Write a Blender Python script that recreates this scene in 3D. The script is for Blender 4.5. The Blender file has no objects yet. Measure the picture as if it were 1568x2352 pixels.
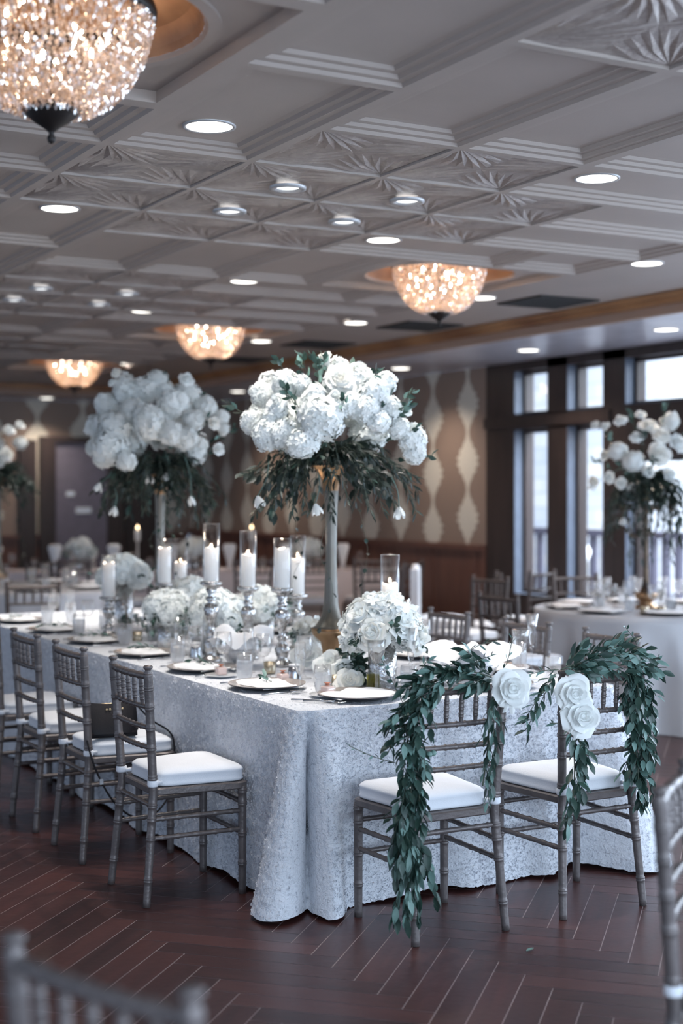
import bpy, math, random
from mathutils import Vector, Matrix, noise
C = bpy.data.collections.new('hall'); S = bpy.context.scene; S.collection.children.link(C)
PI = math.pi; R = math.radians
rnd = random.Random(7)

# ------------------------------------------------------------------ camera, world, lights, exposure
TH = math.atan(1854/3320); CT, ST = math.cos(TH), math.sin(TH)
cam_d = bpy.data.cameras.new('camera'); cam = bpy.data.objects.new('camera', cam_d); C.objects.link(cam)
cam.location = (0, 0, 1.58); cam.rotation_euler = (PI/2, 0, -TH)
cam_d.sensor_fit = 'VERTICAL'; cam_d.sensor_height = 36; cam_d.sensor_width = 24
cam_d.lens = 3320/2352*36; cam_d.shift_y = -(1176-1129)/2352
cam_d.clip_start = 0.05; cam_d.clip_end = 200
cam_d.dof.use_dof = True; cam_d.dof.focus_distance = 5.45; cam_d.dof.aperture_fstop = 1.5
S.camera = cam
w = bpy.data.worlds.new('sky'); S.world = w; w.use_nodes = True
bg = w.node_tree.nodes['Background']; bg.inputs[0].default_value = (0.58, 0.74, 1.0, 1); bg.inputs[1].default_value = 1.0
S.view_settings.view_transform = 'Standard'; S.view_settings.look = 'None'; S.view_settings.gamma = 1
S.view_settings.use_curve_mapping = False; S.view_settings.exposure = 0.08
def area(name, loc, aim, sx, sy, power, col, spread=180):
    d = bpy.data.lights.new(name, 'AREA'); d.shape = 'RECTANGLE'; d.size = sx; d.size_y = sy
    d.energy = power; d.color = col; d.spread = R(spread)
    o = bpy.data.objects.new(name, d); C.objects.link(o); o.location = loc
    o.rotation_euler = (Vector(aim)-Vector(loc)).to_track_quat('-Z', 'Y').to_euler(); return o
# daylight entering through the long window wall on the right, beyond the frame, and an added soft fill behind the camera
area('daylight_side', (7.6, 1.5, 1.65), (0, 2.2, 1.0), 8.0, 2.0, 300, (0.66, 0.81, 1.0))
area('rear_fill', (2.5, -2.6, 1.7), (2.8, 5, 0.9), 7.0, 2.0, 300, (0.68, 0.83, 1.0))
area('daylight_garden', (11.6, 7.5, 5.5), (13.9, 10.5, 1.6), 9, 3, 5200, (0.78, 0.88, 1.0))

# ------------------------------------------------------------------ materials
def lk(nt, a, b): nt.links.new(a, b)
def mat(name, col, rough=0.6, metal=0.0, col2=None, nscale=8, bump=0.0, bscale=60, spec=0.5, trans=0.0, emis=None, es=0, stretch=None):
    m = bpy.data.materials.new(name); m.use_nodes = True; nt = m.node_tree; p = nt.nodes['Principled BSDF']
    p.inputs['Base Color'].default_value = (*col, 1); p.inputs['Roughness'].default_value = rough
    p.inputs['Metallic'].default_value = metal; p.inputs['Specular IOR Level'].default_value = spec
    tc = nt.nodes.new('ShaderNodeTexCoord'); src = tc.outputs['Object']
    if stretch:
        mp = nt.nodes.new('ShaderNodeMapping'); mp.inputs['Scale'].default_value = stretch; lk(nt, src, mp.inputs[0]); src = mp.outputs[0]
    if col2 is None: col2 = tuple(c*0.86 for c in col)
    n = nt.nodes.new('ShaderNodeTexNoise'); n.inputs['Scale'].default_value = nscale; n.inputs['Detail'].default_value = 4; lk(nt, src, n.inputs['Vector'])
    r = nt.nodes.new('ShaderNodeValToRGB'); r.color_ramp.elements[0].position = 0.35; r.color_ramp.elements[1].position = 0.65
    r.color_ramp.elements[0].color = (*col2, 1); r.color_ramp.elements[1].color = (*col, 1)
    lk(nt, n.outputs['Fac'], r.inputs[0]); lk(nt, r.outputs[0], p.inputs['Base Color'])
    if bump:
        n2 = nt.nodes.new('ShaderNodeTexNoise'); n2.inputs['Scale'].default_value = bscale; n2.inputs['Detail'].default_value = 3; lk(nt, src, n2.inputs['Vector'])
        b = nt.nodes.new('ShaderNodeBump'); b.inputs['Strength'].default_value = bump; b.inputs['Distance'].default_value = 0.01
        lk(nt, n2.outputs['Fac'], b.inputs['Height']); lk(nt, b.outputs[0], p.inputs['Normal'])
    if emis: p.inputs['Emission Color'].default_value = (*emis, 1); p.inputs['Emission Strength'].default_value = es
    if trans:
        t = nt.nodes.new('ShaderNodeBsdfTranslucent'); lk(nt, r.outputs[0], t.inputs[0]); mx = nt.nodes.new('ShaderNodeMixShader'); mx.inputs[0].default_value = trans
        lk(nt, p.outputs[0], mx.inputs[1]); lk(nt, t.outputs[0], mx.inputs[2]); lk(nt, mx.outputs[0], nt.nodes['Material Output'].inputs[0])
    return m
def glassy(name, tint=(1, 1, 1), refl=0.12, edge=0.75, rough=0.02, body=0.0, bodycol=(1, 1, 1)):
    m = bpy.data.materials.new(name); m.use_nodes = True; nt = m.node_tree; nt.nodes.clear()
    o = nt.nodes.new('ShaderNodeOutputMaterial'); t = nt.nodes.new('ShaderNodeBsdfTransparent'); t.inputs[0].default_value = (*tint, 1)
    g = nt.nodes.new('ShaderNodeBsdfGlossy'); g.inputs['Roughness'].default_value = rough
    lw = nt.nodes.new('ShaderNodeLayerWeight'); lw.inputs['Blend'].default_value = 0.35
    mr = nt.nodes.new('ShaderNodeMapRange'); mr.inputs['To Min'].default_value = refl; mr.inputs['To Max'].default_value = edge
    lk(nt, lw.outputs['Facing'], mr.inputs['Value'])
    pw = nt.nodes.new('ShaderNodeMath'); pw.operation = 'POWER'; pw.inputs[1].default_value = 1.6; lk(nt, mr.outputs[0], pw.inputs[0])
    mx = nt.nodes.new('ShaderNodeMixShader'); lk(nt, pw.outputs[0], mx.inputs[0]); lk(nt, t.outputs[0], mx.inputs[1]); lk(nt, g.outputs[0], mx.inputs[2])
    out = mx.outputs[0]
    if body:
        d = nt.nodes.new('ShaderNodeBsdfTranslucent'); d.inputs[0].default_value = (*bodycol, 1)
        m2 = nt.nodes.new('ShaderNodeMixShader'); m2.inputs[0].default_value = body; lk(nt, out, m2.inputs[1]); lk(nt, d.outputs[0], m2.inputs[2]); out = m2.outputs[0]
    lk(nt, out, o.inputs[0]); return m
def emit(name, col, s):
    m = bpy.data.materials.new(name); m.use_nodes = True; p = m.node_tree.nodes['Principled BSDF']
    p.inputs['Base Color'].default_value = (0.8, 0.8, 0.8, 1); p.inputs['Emission Color'].default_value = (*col, 1); p.inputs['Emission Strength'].default_value = s
    return m
M = {}
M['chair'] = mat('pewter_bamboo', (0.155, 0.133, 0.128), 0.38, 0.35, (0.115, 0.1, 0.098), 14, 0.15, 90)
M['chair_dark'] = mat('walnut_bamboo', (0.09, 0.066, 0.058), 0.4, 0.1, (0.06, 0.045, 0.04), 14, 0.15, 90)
M['cushion'] = mat('cushion_twill', (0.78, 0.80, 0.84), 0.8, 0, (0.74, 0.76, 0.80), 6, 0.12, 200)
M['ceiling'] = mat('ceiling_paint', (0.35, 0.30, 0.27), 0.5, 0, (0.33, 0.285, 0.255), 3, 0.05, 150)
M['tin'] = mat('embossed_tin', (0.34, 0.295, 0.27), 0.36, 0.15, (0.28, 0.24, 0.22), 30, 0.35, 45)
M['bronze'] = mat('dark_bronze', (0.018, 0.014, 0.013), 0.5, 0.4)
M['gold_dome'] = mat('gold_leaf_dome', (0.36, 0.22, 0.13), 0.5, 0.2, (0.29, 0.17, 0.10), 12)
M['dark_wood'] = mat('espresso_wood', (0.042, 0.029, 0.026), 0.38, 0, (0.030, 0.021, 0.019), 3, 0.05, 30, stretch=(6, 6, 0.6))
M['red_wood'] = mat('mahogany_panel', (0.15, 0.07, 0.05), 0.4, 0, (0.11, 0.05, 0.038), 3, 0.05, 30, stretch=(6, 6, 0.6))
M['jamb'] = mat('daylit_blue_jamb', (0.10, 0.12, 0.16), 0.35, 0)  # dark wood jamb; the blue of reflected daylight is put into its colour
M['door'] = mat('slate_door', (0.17, 0.16, 0.21), 0.5, 0)
M['paper'] = mat('white_notice', (0.75, 0.85, 0.95), 0.6)
M['cornice'] = mat('gold_brown_cornice', (0.20, 0.085, 0.038), 0.4, 0.1, (0.38, 0.20, 0.09), 1.8)
M['tan'] = mat('tan_bulkhead', (0.34, 0.235, 0.18), 0.6, 0, (0.31, 0.21, 0.16), 2)
M['soffit'] = mat('soffit_tin', (0.50, 0.49, 0.54), 0.3, 0.1, (0.40, 0.40, 0.45), 5, 0.8, 7)
M['glass'] = glassy('clear_glass', refl=0.08, edge=0.78, body=0.05)
M['hurricane'] = glassy('hurricane_glass', refl=0.06, edge=0.7)
M['crystal'] = glassy('cut_crystal', refl=0.16, edge=0.95, rough=0.05)
M['pane'] = glassy('window_pane', refl=0.02, edge=0.35)
M['water'] = glassy('iced_water', (0.93, 0.95, 0.97), 0.10, 0.5, 0.15, 0.45, (0.85, 0.87, 0.9))
M['oil'] = glassy('olive_oil', (0.72, 0.68, 0.22), 0.04, 0.4, 0.05, 0.25, (0.55, 0.52, 0.12))
M['mercury'] = mat('mercury_glass', (0.72, 0.72, 0.72), 0.12, 0.9, (0.38, 0.36, 0.34), 40, 0.5, 60)
M['wax'] = mat('candle_wax', (0.96, 0.95, 0.93), 0.5, 0, (0.94, 0.93, 0.91), trans=0.38)
M['flame'] = emit('candle_flame', (1.0, 0.72, 0.42), 8)
M['wick'] = mat('black_wick', (0.02, 0.02, 0.02), 0.9)
M['petal'] = mat('white_petal', (0.88, 0.90, 0.88), 0.6, 0, (0.86, 0.88, 0.86), 25, trans=0.22)
M['petal2'] = mat('cream_petal', (0.92, 0.91, 0.86), 0.6, 0, (0.85, 0.84, 0.78), 25, trans=0.2)
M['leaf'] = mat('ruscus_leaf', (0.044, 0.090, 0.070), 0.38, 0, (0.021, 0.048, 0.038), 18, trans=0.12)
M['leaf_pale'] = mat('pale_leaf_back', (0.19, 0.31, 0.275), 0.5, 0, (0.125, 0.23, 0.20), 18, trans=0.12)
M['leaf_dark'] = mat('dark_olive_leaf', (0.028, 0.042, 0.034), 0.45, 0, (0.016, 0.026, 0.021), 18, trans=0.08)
M['stem'] = mat('green_stem', (0.07, 0.09, 0.06), 0.6)
M['vase'] = mat('brushed_gold_vase', (0.17, 0.165, 0.15), 0.42, 0.5, (0.14, 0.125, 0.10), 6, 0.05, 40)
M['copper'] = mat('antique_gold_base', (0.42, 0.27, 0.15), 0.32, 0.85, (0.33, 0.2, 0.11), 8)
M['gilt'] = mat('dark_gilt_metal', (0.16, 0.11, 0.07), 0.35, 0.7, (0.05, 0.04, 0.035), 9)
M['charger'] = mat('beaded_silver_charger', (0.55, 0.48, 0.43), 0.25, 0.6, (0.62, 0.56, 0.52), 20)
M['charger_rim'] = mat('dark_charger_rim', (0.06, 0.055, 0.065), 0.35, 0.5)
M['linen'] = mat('white_linen', (0.83, 0.83, 0.84), 0.85, 0, (0.79, 0.79, 0.80), 9, 0.1, 220)
M['china'] = mat('white_china', (0.80, 0.80, 0.80), 0.2)
M['steel'] = mat('brushed_steel', (0.55, 0.57, 0.6), 0.22, 0.95)
M['pink'] = mat('blush_paper', (0.72, 0.56, 0.52), 0.7)
M['rust'] = mat('rust_ribbon', (0.55, 0.2, 0.12), 0.7)
M['votive'] = mat('gold_mercury_votive', (0.60, 0.52, 0.40), 0.25, 0.7, (0.4, 0.33, 0.22), 50)
M['leather'] = mat('black_leather', (0.012, 0.010, 0.012), 0.5, 0, (0.008, 0.007, 0.009), 20, 0.1, 150, spec=0.25)
M['brass'] = mat('brass_zip', (0.6, 0.48, 0.3), 0.3, 0.9)
M['trim_white'] = mat('downlight_trim', (0.45, 0.45, 0.46), 0.35, 0.3)
M['lens'] = emit('downlight_lens', (1.0, 0.96, 0.88), 4.0)
M['lens_small'] = emit('small_downlight_lens', (0.95, 0.97, 0.98), 2.0)
M['bulb'] = emit('warm_bulb', (1.0, 0.85, 0.72), 34)
M['vent'] = mat('black_grille', (0.012, 0.011, 0.011), 0.6)
M['satin'] = mat('satin_cloth', (0.46, 0.46, 0.48), 0.32, 0, (0.45, 0.45, 0.47), 3, 0.1, 6)
M['blushcloth'] = mat('blush_satin', (0.75, 0.66, 0.66), 0.5, 0, (0.68, 0.60, 0.60), 3)
M['rail'] = mat('slate_railing', (0.065, 0.062, 0.09), 0.6)
M['deck'] = mat('grey_decking', (0.3, 0.3, 0.33), 0.7, stretch=(1, 8, 1))
M['grout'] = mat('pale_grout', (0.62, 0.52, 0.51), 0.7)

def plank_mat():
    m = mat('cherry_plank_tile', (0.04, 0.02, 0.02), 0.3, bump=0.06, bscale=30); nt = m.node_tree; p = nt.nodes['Principled BSDF']
    uv = nt.nodes.new('ShaderNodeTexCoord'); mp = nt.nodes.new('ShaderNodeMapping'); mp.inputs['Scale'].default_value = (1.5, 14, 1); lk(nt, uv.outputs['UV'], mp.inputs[0])
    n = nt.nodes.new('ShaderNodeTexNoise'); n.inputs['Scale'].default_value = 2.0; n.inputs['Detail'].default_value = 6; lk(nt, mp.outputs[0], n.inputs['Vector'])
    g = nt.nodes.new('ShaderNodeNewGeometry'); mm = nt.nodes.new('ShaderNodeMath'); mm.operation = 'MULTIPLY_ADD'; mm.inputs[1].default_value = 0.55; lk(nt, n.outputs['Fac'], mm.inputs[0])
    m3 = nt.nodes.new('ShaderNodeMath'); m3.operation = 'MULTIPLY'; m3.inputs[1].default_value = 0.3; lk(nt, g.outputs['Random Per Island'], m3.inputs[0]); lk(nt, m3.outputs[0], mm.inputs[2])
    r = nt.nodes.new('ShaderNodeValToRGB'); r.color_ramp.elements[0].position = 0.2; r.color_ramp.elements[1].position = 0.8
    r.color_ramp.elements[0].color = (0.034, 0.013, 0.012, 1); r.color_ramp.elements[1].color = (0.10, 0.034, 0.029, 1)
    lk(nt, mm.outputs[0], r.inputs[0]); lk(nt, r.outputs[0], p.inputs['Base Color']); p.inputs['Roughness'].default_value = 0.33
    return m
M['plank'] = plank_mat()
def cloth_mat():
    m = bpy.data.materials.new('rosette_lace_cloth'); m.use_nodes = True; nt = m.node_tree; p = nt.nodes['Principled BSDF']; p.inputs['Roughness'].default_value = 0.75
    tc = nt.nodes.new('ShaderNodeTexCoord')
    n0 = nt.nodes.new('ShaderNodeTexNoise'); n0.inputs['Scale'].default_value = 48; n0.inputs['Detail'].default_value = 3; n0.inputs['Distortion'].default_value = 1.6; lk(nt, tc.outputs['Object'], n0.inputs['Vector'])
    n1 = nt.nodes.new('ShaderNodeTexNoise'); n1.inputs['Scale'].default_value = 52; n1.inputs['Detail'].default_value = 1; n1.inputs['Distortion'].default_value = 2.8; lk(nt, tc.outputs['Object'], n1.inputs['Vector'])
    # thin curly strands: band where the distorted noise crosses the middle
    s = nt.nodes.new('ShaderNodeMath'); s.operation = 'SUBTRACT'; s.inputs[1].default_value = 0.5; lk(nt, n1.outputs['Fac'], s.inputs[0])
    a = nt.nodes.new('ShaderNodeMath'); a.operation = 'ABSOLUTE'; lk(nt, s.outputs[0], a.inputs[0])
    r = nt.nodes.new('ShaderNodeMapRange'); r.inputs['From Min'].default_value = 0.004; r.inputs['From Max'].default_value = 0.03; lk(nt, a.outputs[0], r.inputs['Value'])
    n2 = nt.nodes.new('ShaderNodeTexNoise'); n2.inputs['Scale'].default_value = 30; lk(nt, tc.outputs['Object'], n2.inputs['Vector'])
    r2 = nt.nodes.new('ShaderNodeMapRange'); r2.inputs['From Min'].default_value = 0.50; r2.inputs['From Max'].default_value = 0.56; lk(nt, n2.outputs['Fac'], r2.inputs['Value'])
    mxx = nt.nodes.new('ShaderNodeMath'); mxx.operation = 'MAXIMUM'; lk(nt, r.outputs[0], mxx.inputs[0]); lk(nt, r2.outputs[0], mxx.inputs[1])
    cr = nt.nodes.new('ShaderNodeMix'); cr.data_type = 'RGBA'; cr.inputs['A'].default_value = (0.37, 0.38, 0.42, 1); cr.inputs['B'].default_value = (0.72, 0.74, 0.78, 1); lk(nt, mxx.outputs[0], cr.inputs['Factor'])
    lk(nt, cr.outputs['Result'], p.inputs['Base Color'])
    b = nt.nodes.new('ShaderNodeBump'); b.inputs['Strength'].default_value = 0.8; b.inputs['Distance'].default_value = 0.008; lk(nt, n0.outputs['Fac'], b.inputs['Height']); lk(nt, b.outputs[0], p.inputs['Normal'])
    return m
M['lace'] = cloth_mat()
M['ruffle'] = mat('lace_ruffle', (0.74, 0.76, 0.80), 0.6, 0, (0.60, 0.62, 0.67), 40, trans=0.35)
def damask_mat():
    m = bpy.data.materials.new('damask_wallpaper'); m.use_nodes = True; nt = m.node_tree; p = nt.nodes['Principled BSDF']; p.inputs['Roughness'].default_value = 0.5
    N = nt.nodes.new
    def ma(op, a, b=None, c=None):
        n = N('ShaderNodeMath'); n.operation = op
        for i, v in enumerate((a, b, c)):
            if v is None: continue
            if isinstance(v, (int, float)): n.inputs[i].default_value = v
            else: lk(nt, v, n.inputs[i])
        return n.outputs[0]
    tc = N('ShaderNodeTexCoord'); sp = N('ShaderNodeSeparateXYZ'); lk(nt, tc.outputs['UV'], sp.inputs[0])
    u, v = sp.outputs['X'], sp.outputs['Y']
    cu = ma('DIVIDE', u, 0.62); col = ma('FLOOR', cu); fu = ma('ABSOLUTE', ma('SUBTRACT', ma('FRACT', cu), 0.5))   # 0..0.5 from column centre
    par = ma('MODULO', col, 2.0); vv = ma('MULTIPLY_ADD', par, 0.21, ma('DIVIDE', v, 0.55))
    ph = ma('FRACT', vv)
    tri = ma('ABSOLUTE', ma('MULTIPLY_ADD', ph, 2.0, -1.0))           # 1 at ends, 0 in the middle of a medallion
    bell = ma('POWER', ma('SINE', ma('MULTIPLY', ma('SUBTRACT', 1.0, tri), 1.5708)), 2.0)
    ser = ma('MULTIPLY', ma('PINGPONG', ma('MULTIPLY', vv, 8.0), 0.5), 0.17)
    wd = ma('ADD', ma('MULTIPLY_ADD', bell, 0.20, 0.035), ma('MULTIPLY', ser, bell))
    inside = N('ShaderNodeMapRange'); inside.inputs['From Min'].default_value = 0.008; inside.inputs['From Max'].default_value = -0.008
    lk(nt, ma('SUBTRACT', fu, wd), inside.inputs['Value'])
    mx = N('ShaderNodeMix'); mx.data_type = 'RGBA'; mx.inputs['A'].default_value = (0.25, 0.185, 0.15, 1); mx.inputs['B'].default_value = (0.58, 0.55, 0.48, 1); lk(nt, inside.outputs[0], mx.inputs['Factor'])
    lk(nt, mx.outputs['Result'], p.inputs['Base Color']); return m
M['damask'] = damask_mat()
def stone_mat():
    m = bpy.data.materials.new('pale_ashlar'); m.use_nodes = True; nt = m.node_tree; p = nt.nodes['Principled BSDF']; p.inputs['Roughness'].default_value = 0.9
    tc = nt.nodes.new('ShaderNodeTexCoord'); br = nt.nodes.new('ShaderNodeTexBrick'); lk(nt, tc.outputs['UV'], br.inputs['Vector'])
    br.inputs['Scale'].default_value = 1.0; br.inputs['Brick Width'].default_value = 0.62; br.inputs['Row Height'].default_value = 0.24; br.inputs['Mortar Size'].default_value = 0.014; br.inputs['Mortar Smooth'].default_value = 0.4
    br.inputs['Color1'].default_value = (0.78, 0.76, 0.72, 1); br.inputs['Color2'].default_value = (0.60, 0.63, 0.68, 1); br.inputs['Mortar'].default_value = (0.48, 0.52, 0.60, 1); br.offset = 0.37
    lk(nt, br.outputs['Color'], p.inputs['Base Color']); return m
M['stone'] = stone_mat()

# ------------------------------------------------------------------ mesh helpers
class MB:
    def __init__(s): s.v = []; s.f = []; s.m = []; s.uv = {}; s.mi = 0
    def add(s, vs, fs, X=None):
        b = len(s.v); s.v += [tuple(X @ Vector(p)) if X is not None else tuple(p) for p in vs]
        for f in fs: s.f.append(tuple(b+i for i in f)); s.m.append(s.mi)
    def box(s, x0, x1, y0, y1, z0, z1, X=None):
        s.add([(x0, y0, z0), (x1, y0, z0), (x1, y1, z0), (x0, y1, z0), (x0, y0, z1), (x1, y0, z1), (x1, y1, z1), (x0, y1, z1)],
              [(0, 3, 2, 1), (4, 5, 6, 7), (0, 1, 5, 4), (1, 2, 6, 5), (2, 3, 7, 6), (3, 0, 4, 7)], X)
    def lathe(s, prof, n=24, X=None, flute=0, fa=0.0, twist=0.0, cap=True):
        vs = []; fs = []
        for k, (r, z) in enumerate(prof):
            for i in range(n):
                a = 2*PI*i/n + twist*z; rr = r*(1+fa*math.cos(flute*2*PI*i/n)) if flute else r
                vs.append((rr*math.cos(a), rr*math.sin(a), z))
        for k in range(len(prof)-1):
            for i in range(n):
                j = (i+1) % n; fs.append((k*n+i, k*n+j, (k+1)*n+j, (k+1)*n+i))
        if cap:
            if prof[0][0] > 1e-4: fs.append(tuple(reversed(range(n))))
            if prof[-1][0] > 1e-4: fs.append(tuple((len(prof)-1)*n+i for i in range(n)))
        s.add(vs, fs, X)
    def tube(s, pts, rad, n=8, X=None, cap=True):
        pts = [Vector(p) for p in pts]; L = len(pts)
        if not hasattr(rad, '__len__'): rad = [rad]*L
        vs = []; fs = []; up = None
        for k, p in enumerate(pts):
            t = (pts[min(k+1, L-1)]-pts[max(k-1, 0)]).normalized()
            if up is None: up = Vector((0, 0, 1)) if abs(t.z) < 0.9 else Vector((0, 1, 0))
            a = t.cross(up).normalized(); b = a.cross(t).normalized(); up = b
            for i in range(n):
                q = 2*PI*i/n; vs.append(p+(a*math.cos(q)+b*math.sin(q))*rad[k])
        for k in range(L-1):
            for i in range(n):
                j = (i+1) % n; fs.append((k*n+i, k*n+j, (k+1)*n+j, (k+1)*n+i))
        if cap: fs += [tuple(reversed(range(n))), tuple((L-1)*n+i for i in range(n))]
        s.add(vs, fs, X)
    def grid(s, P, nu, nv, X=None, wrap=False):
        vs = [P(i, j) for j in range(nv) for i in range(nu)]; fs = []
        for j in range(nv-1):
            for i in range(nu if wrap else nu-1):
                k = (i+1) % nu; fs.append((j*nu+i, j*nu+k, (j+1)*nu+k, (j+1)*nu+i))
        s.add(vs, fs, X)
    def mesh(s, name, mats, smooth=False):
        me = bpy.data.meshes.new(name); me.from_pydata(s.v, [], s.f)
        if not isinstance(mats, (list, tuple)): mats = [mats]
        for m in mats: me.materials.append(m)
        if len(mats) > 1: me.polygons.foreach_set('material_index', s.m)
        if smooth: me.polygons.foreach_set('use_smooth', [True]*len(me.polygons))
        me.update(); return me
    def build(s, name, mats, parent=None, smooth=False, loc=None):
        return link(name, s.mesh(name, mats, smooth), parent, loc)
def link(name, me, parent=None, loc=None, rot=None):
    o = bpy.data.objects.new(name, me); C.objects.link(o)
    if parent: o.parent = parent
    if loc: o.location = loc
    if rot: o.rotation_euler = rot
    return o
def tag(o, label=None, cat=None, group=None, kind=None):
    if label: o['label'] = label
    if cat: o['category'] = cat
    if group: o['group'] = group
    if kind: o['kind'] = kind
    return o
def thing(name, label, cat, loc=(0, 0, 0), rz=0, group=None):
    o = bpy.data.objects.new(name, None); C.objects.link(o); o.location = loc; o.rotation_euler = (0, 0, rz); o.empty_display_size = 0.05
    return tag(o, label, cat, group)
def dup(root, loc, rz=0, label=None, group=None, scale=None):
    r = root.copy(); C.objects.link(r); r.location = loc; r.rotation_euler = (0, 0, rz)
    if label: r['label'] = label
    if group: r['group'] = group
    if scale: r.scale = (scale,)*3 if isinstance(scale, (int, float)) else scale
    for ch in list(root.children):
        c = ch.copy(); C.objects.link(c); c.parent = r
        for g in ch.children:
            d = g.copy(); C.objects.link(d); d.parent = c
    return r
def struct(o): o['kind'] = 'structure'; return o
def align(d, roll=0.0):
    return Vector(d).to_track_quat('Z', 'Y').to_matrix().to_4x4() @ Matrix.Rotation(roll, 4, 'Z')
def smooth_pts(pts, k=4):
    pts = [Vector(p) for p in pts]; out = []
    for i in range(len(pts)-1):
        p0, p1, p2, p3 = pts[max(i-1, 0)], pts[i], pts[i+1], pts[min(i+2, len(pts)-1)]
        for j in range(k):
            t = j/k; out.append(0.5*((2*p1)+(p2-p0)*t+(2*p0-5*p1+4*p2-p3)*t*t+(3*p1-p0-3*p2+p3)*t**3))
    out.append(pts[-1]); return out

# ------------------------------------------------------------------ floor: 45 degree herringbone of plank tiles
b = MB(); W_ = 0.1048; n_ = 6; g_ = 0.0015; r2 = math.sqrt(2)
OX, OY = 3.646, 4.503
uvs = []
def pl(i0, j0, wi, hj):
    cs = [(i0*W_+g_, j0*W_+g_), ((i0+wi)*W_-g_, j0*W_+g_), ((i0+wi)*W_-g_, (j0+hj)*W_-g_), (i0*W_+g_, (j0+hj)*W_-g_)]
    ws = [((u-v)/r2+OX, (u+v)/r2+OY, 0) for u, v in cs]
    cx = sum(p[0] for p in ws)/4; cy = sum(p[1] for p in ws)/4
    if not (-1.6 < cx < 7.95 and 0.2 < cy < 18.9): return
    b.add(ws, [(0, 1, 2, 3)])
    q = (i0*3.7+j0*1.3)
    uu = [(q, q), (q+wi*W_, q), (q+wi*W_, q+hj*W_), (q, q+hj*W_)]
    if hj > wi: uu = [(y, x) for x, y in uu]
    uvs.extend(uu)
for j in range(-130, 150):
    for i in range(-130, 150):
        k = (i-j-7) % (2*n_)
        if k == 0: pl(i, j, n_, 1)
        elif k == 2*n_-1: pl(i, j, 1, n_)
b.mi = 1; b.add([(-3, -3, -0.0012), (8.3, -3, -0.0012), (8.3, 19, -0.0012), (-3, 19, -0.0012)], [(0, 1, 2, 3)]); uvs.extend([(0, 0)]*4)
me = b.mesh('floor', [M['plank'], M['grout']]); uvl = me.uv_layers.new(name='UVMap')
for i, uvv in enumerate(uvs): uvl.data[i].uv = uvv
struct(link('floor', me))

# ------------------------------------------------------------------ ceiling: coffers, embossed tiles, chandelier domes
HC = 2.90; SX, SY, X0, Y0 = 0.61, 0.59, 1.895, 4.645; XS = 6.62
b = MB()
def coffer(x0, x1, y0, y1, steps=3):
    prof = [(0, 0), (0.026, 0), (0.036, 0.012), (0.064, 0.013), (0.074, 0.025), (0.102, 0.026), (0.112, 0.038), (0.14, 0.040)]
    if steps == 1: prof = [(0, 0), (0.028, 0), (0.034, 0.03), (0.05, 0.03)]
    rings = [[(x0+d, y0+d, HC+h), (x1-d, y0+d, HC+h), (x1-d, y1-d, HC+h), (x0+d, y1-d, HC+h)] for d, h in prof]
    vs = [p for r in rings for p in r]; fs = []
    for k in range(len(prof)-1):
        for i in range(4):
            j = (i+1) % 4; fs.append((k*4+i, (k+1)*4+i, (k+1)*4+j, k*4+j))
    L = (len(prof)-1)*4; fs.append((L, L+3, L+2, L+1)); b.mi = 0; b.add(vs, fs)
def tin_tile(x0, x1, y0, y1):
    b.mi = 0; f = 0.014
    o = [(x0, y0), (x1, y0), (x1, y1), (x0, y1)]; q = [(x0+f, y0+f), (x1-f, y0+f), (x1-f, y1-f), (x0+f, y1-f)]
    b.add([(*p, HC) for p in o]+[(*p, HC) for p in q]+[(*p, HC+0.012) for p in q], [(i, i+4, (i+1) % 4+4, (i+1) % 4) for i in range(4)]+[(i+4, i+8, (i+1) % 4+8, (i+1) % 4+4) for i in range(4)])
    b.mi = 1; xm, ym = (x0+x1)/2, (y0+y1)/2
    for (ax, ay, bx, by) in ((x0+f, y0+f, xm, ym), (xm, y0+f, x1-f, ym), (x0+f, ym, xm, y1-f), (xm, ym, x1-f, y1-f)):
        cx, cy = ax if ax != xm else bx, ay if ay != ym else by       # fan springs from the corner away from the middle
        cx = xm if rnd.random() < 0.0 else cx
        ox, oy = (bx if cx == ax else ax), (by if cy == ay else ay)
        n = 7; rim = []
        for k in range(n+1): rim.append((ox, cy+(oy-cy)*k/n))
        for k in range(1, n+1): rim.append((ox+(cx-ox)*k/n, oy))
        vs = [(cx, cy, HC+0.012)]; fs = []
        for k, (px, py) in enumerate(rim):
            h = 0.009 if k % 2 else 0.0
            mx_, my_ = cx+(px-cx)*0.55, cy+(py-cy)*0.55
            vs += [(mx_, my_, HC+0.010-h*1.0+0.002), (px, py, HC+0.012+(h*0.3))]
        for k in range(len(rim)-1):
            a = 1+2*k; fs += [(0, a, a+2), (a, a+1, a+3, a+2)]
        b.add(vs, fs)
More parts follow.
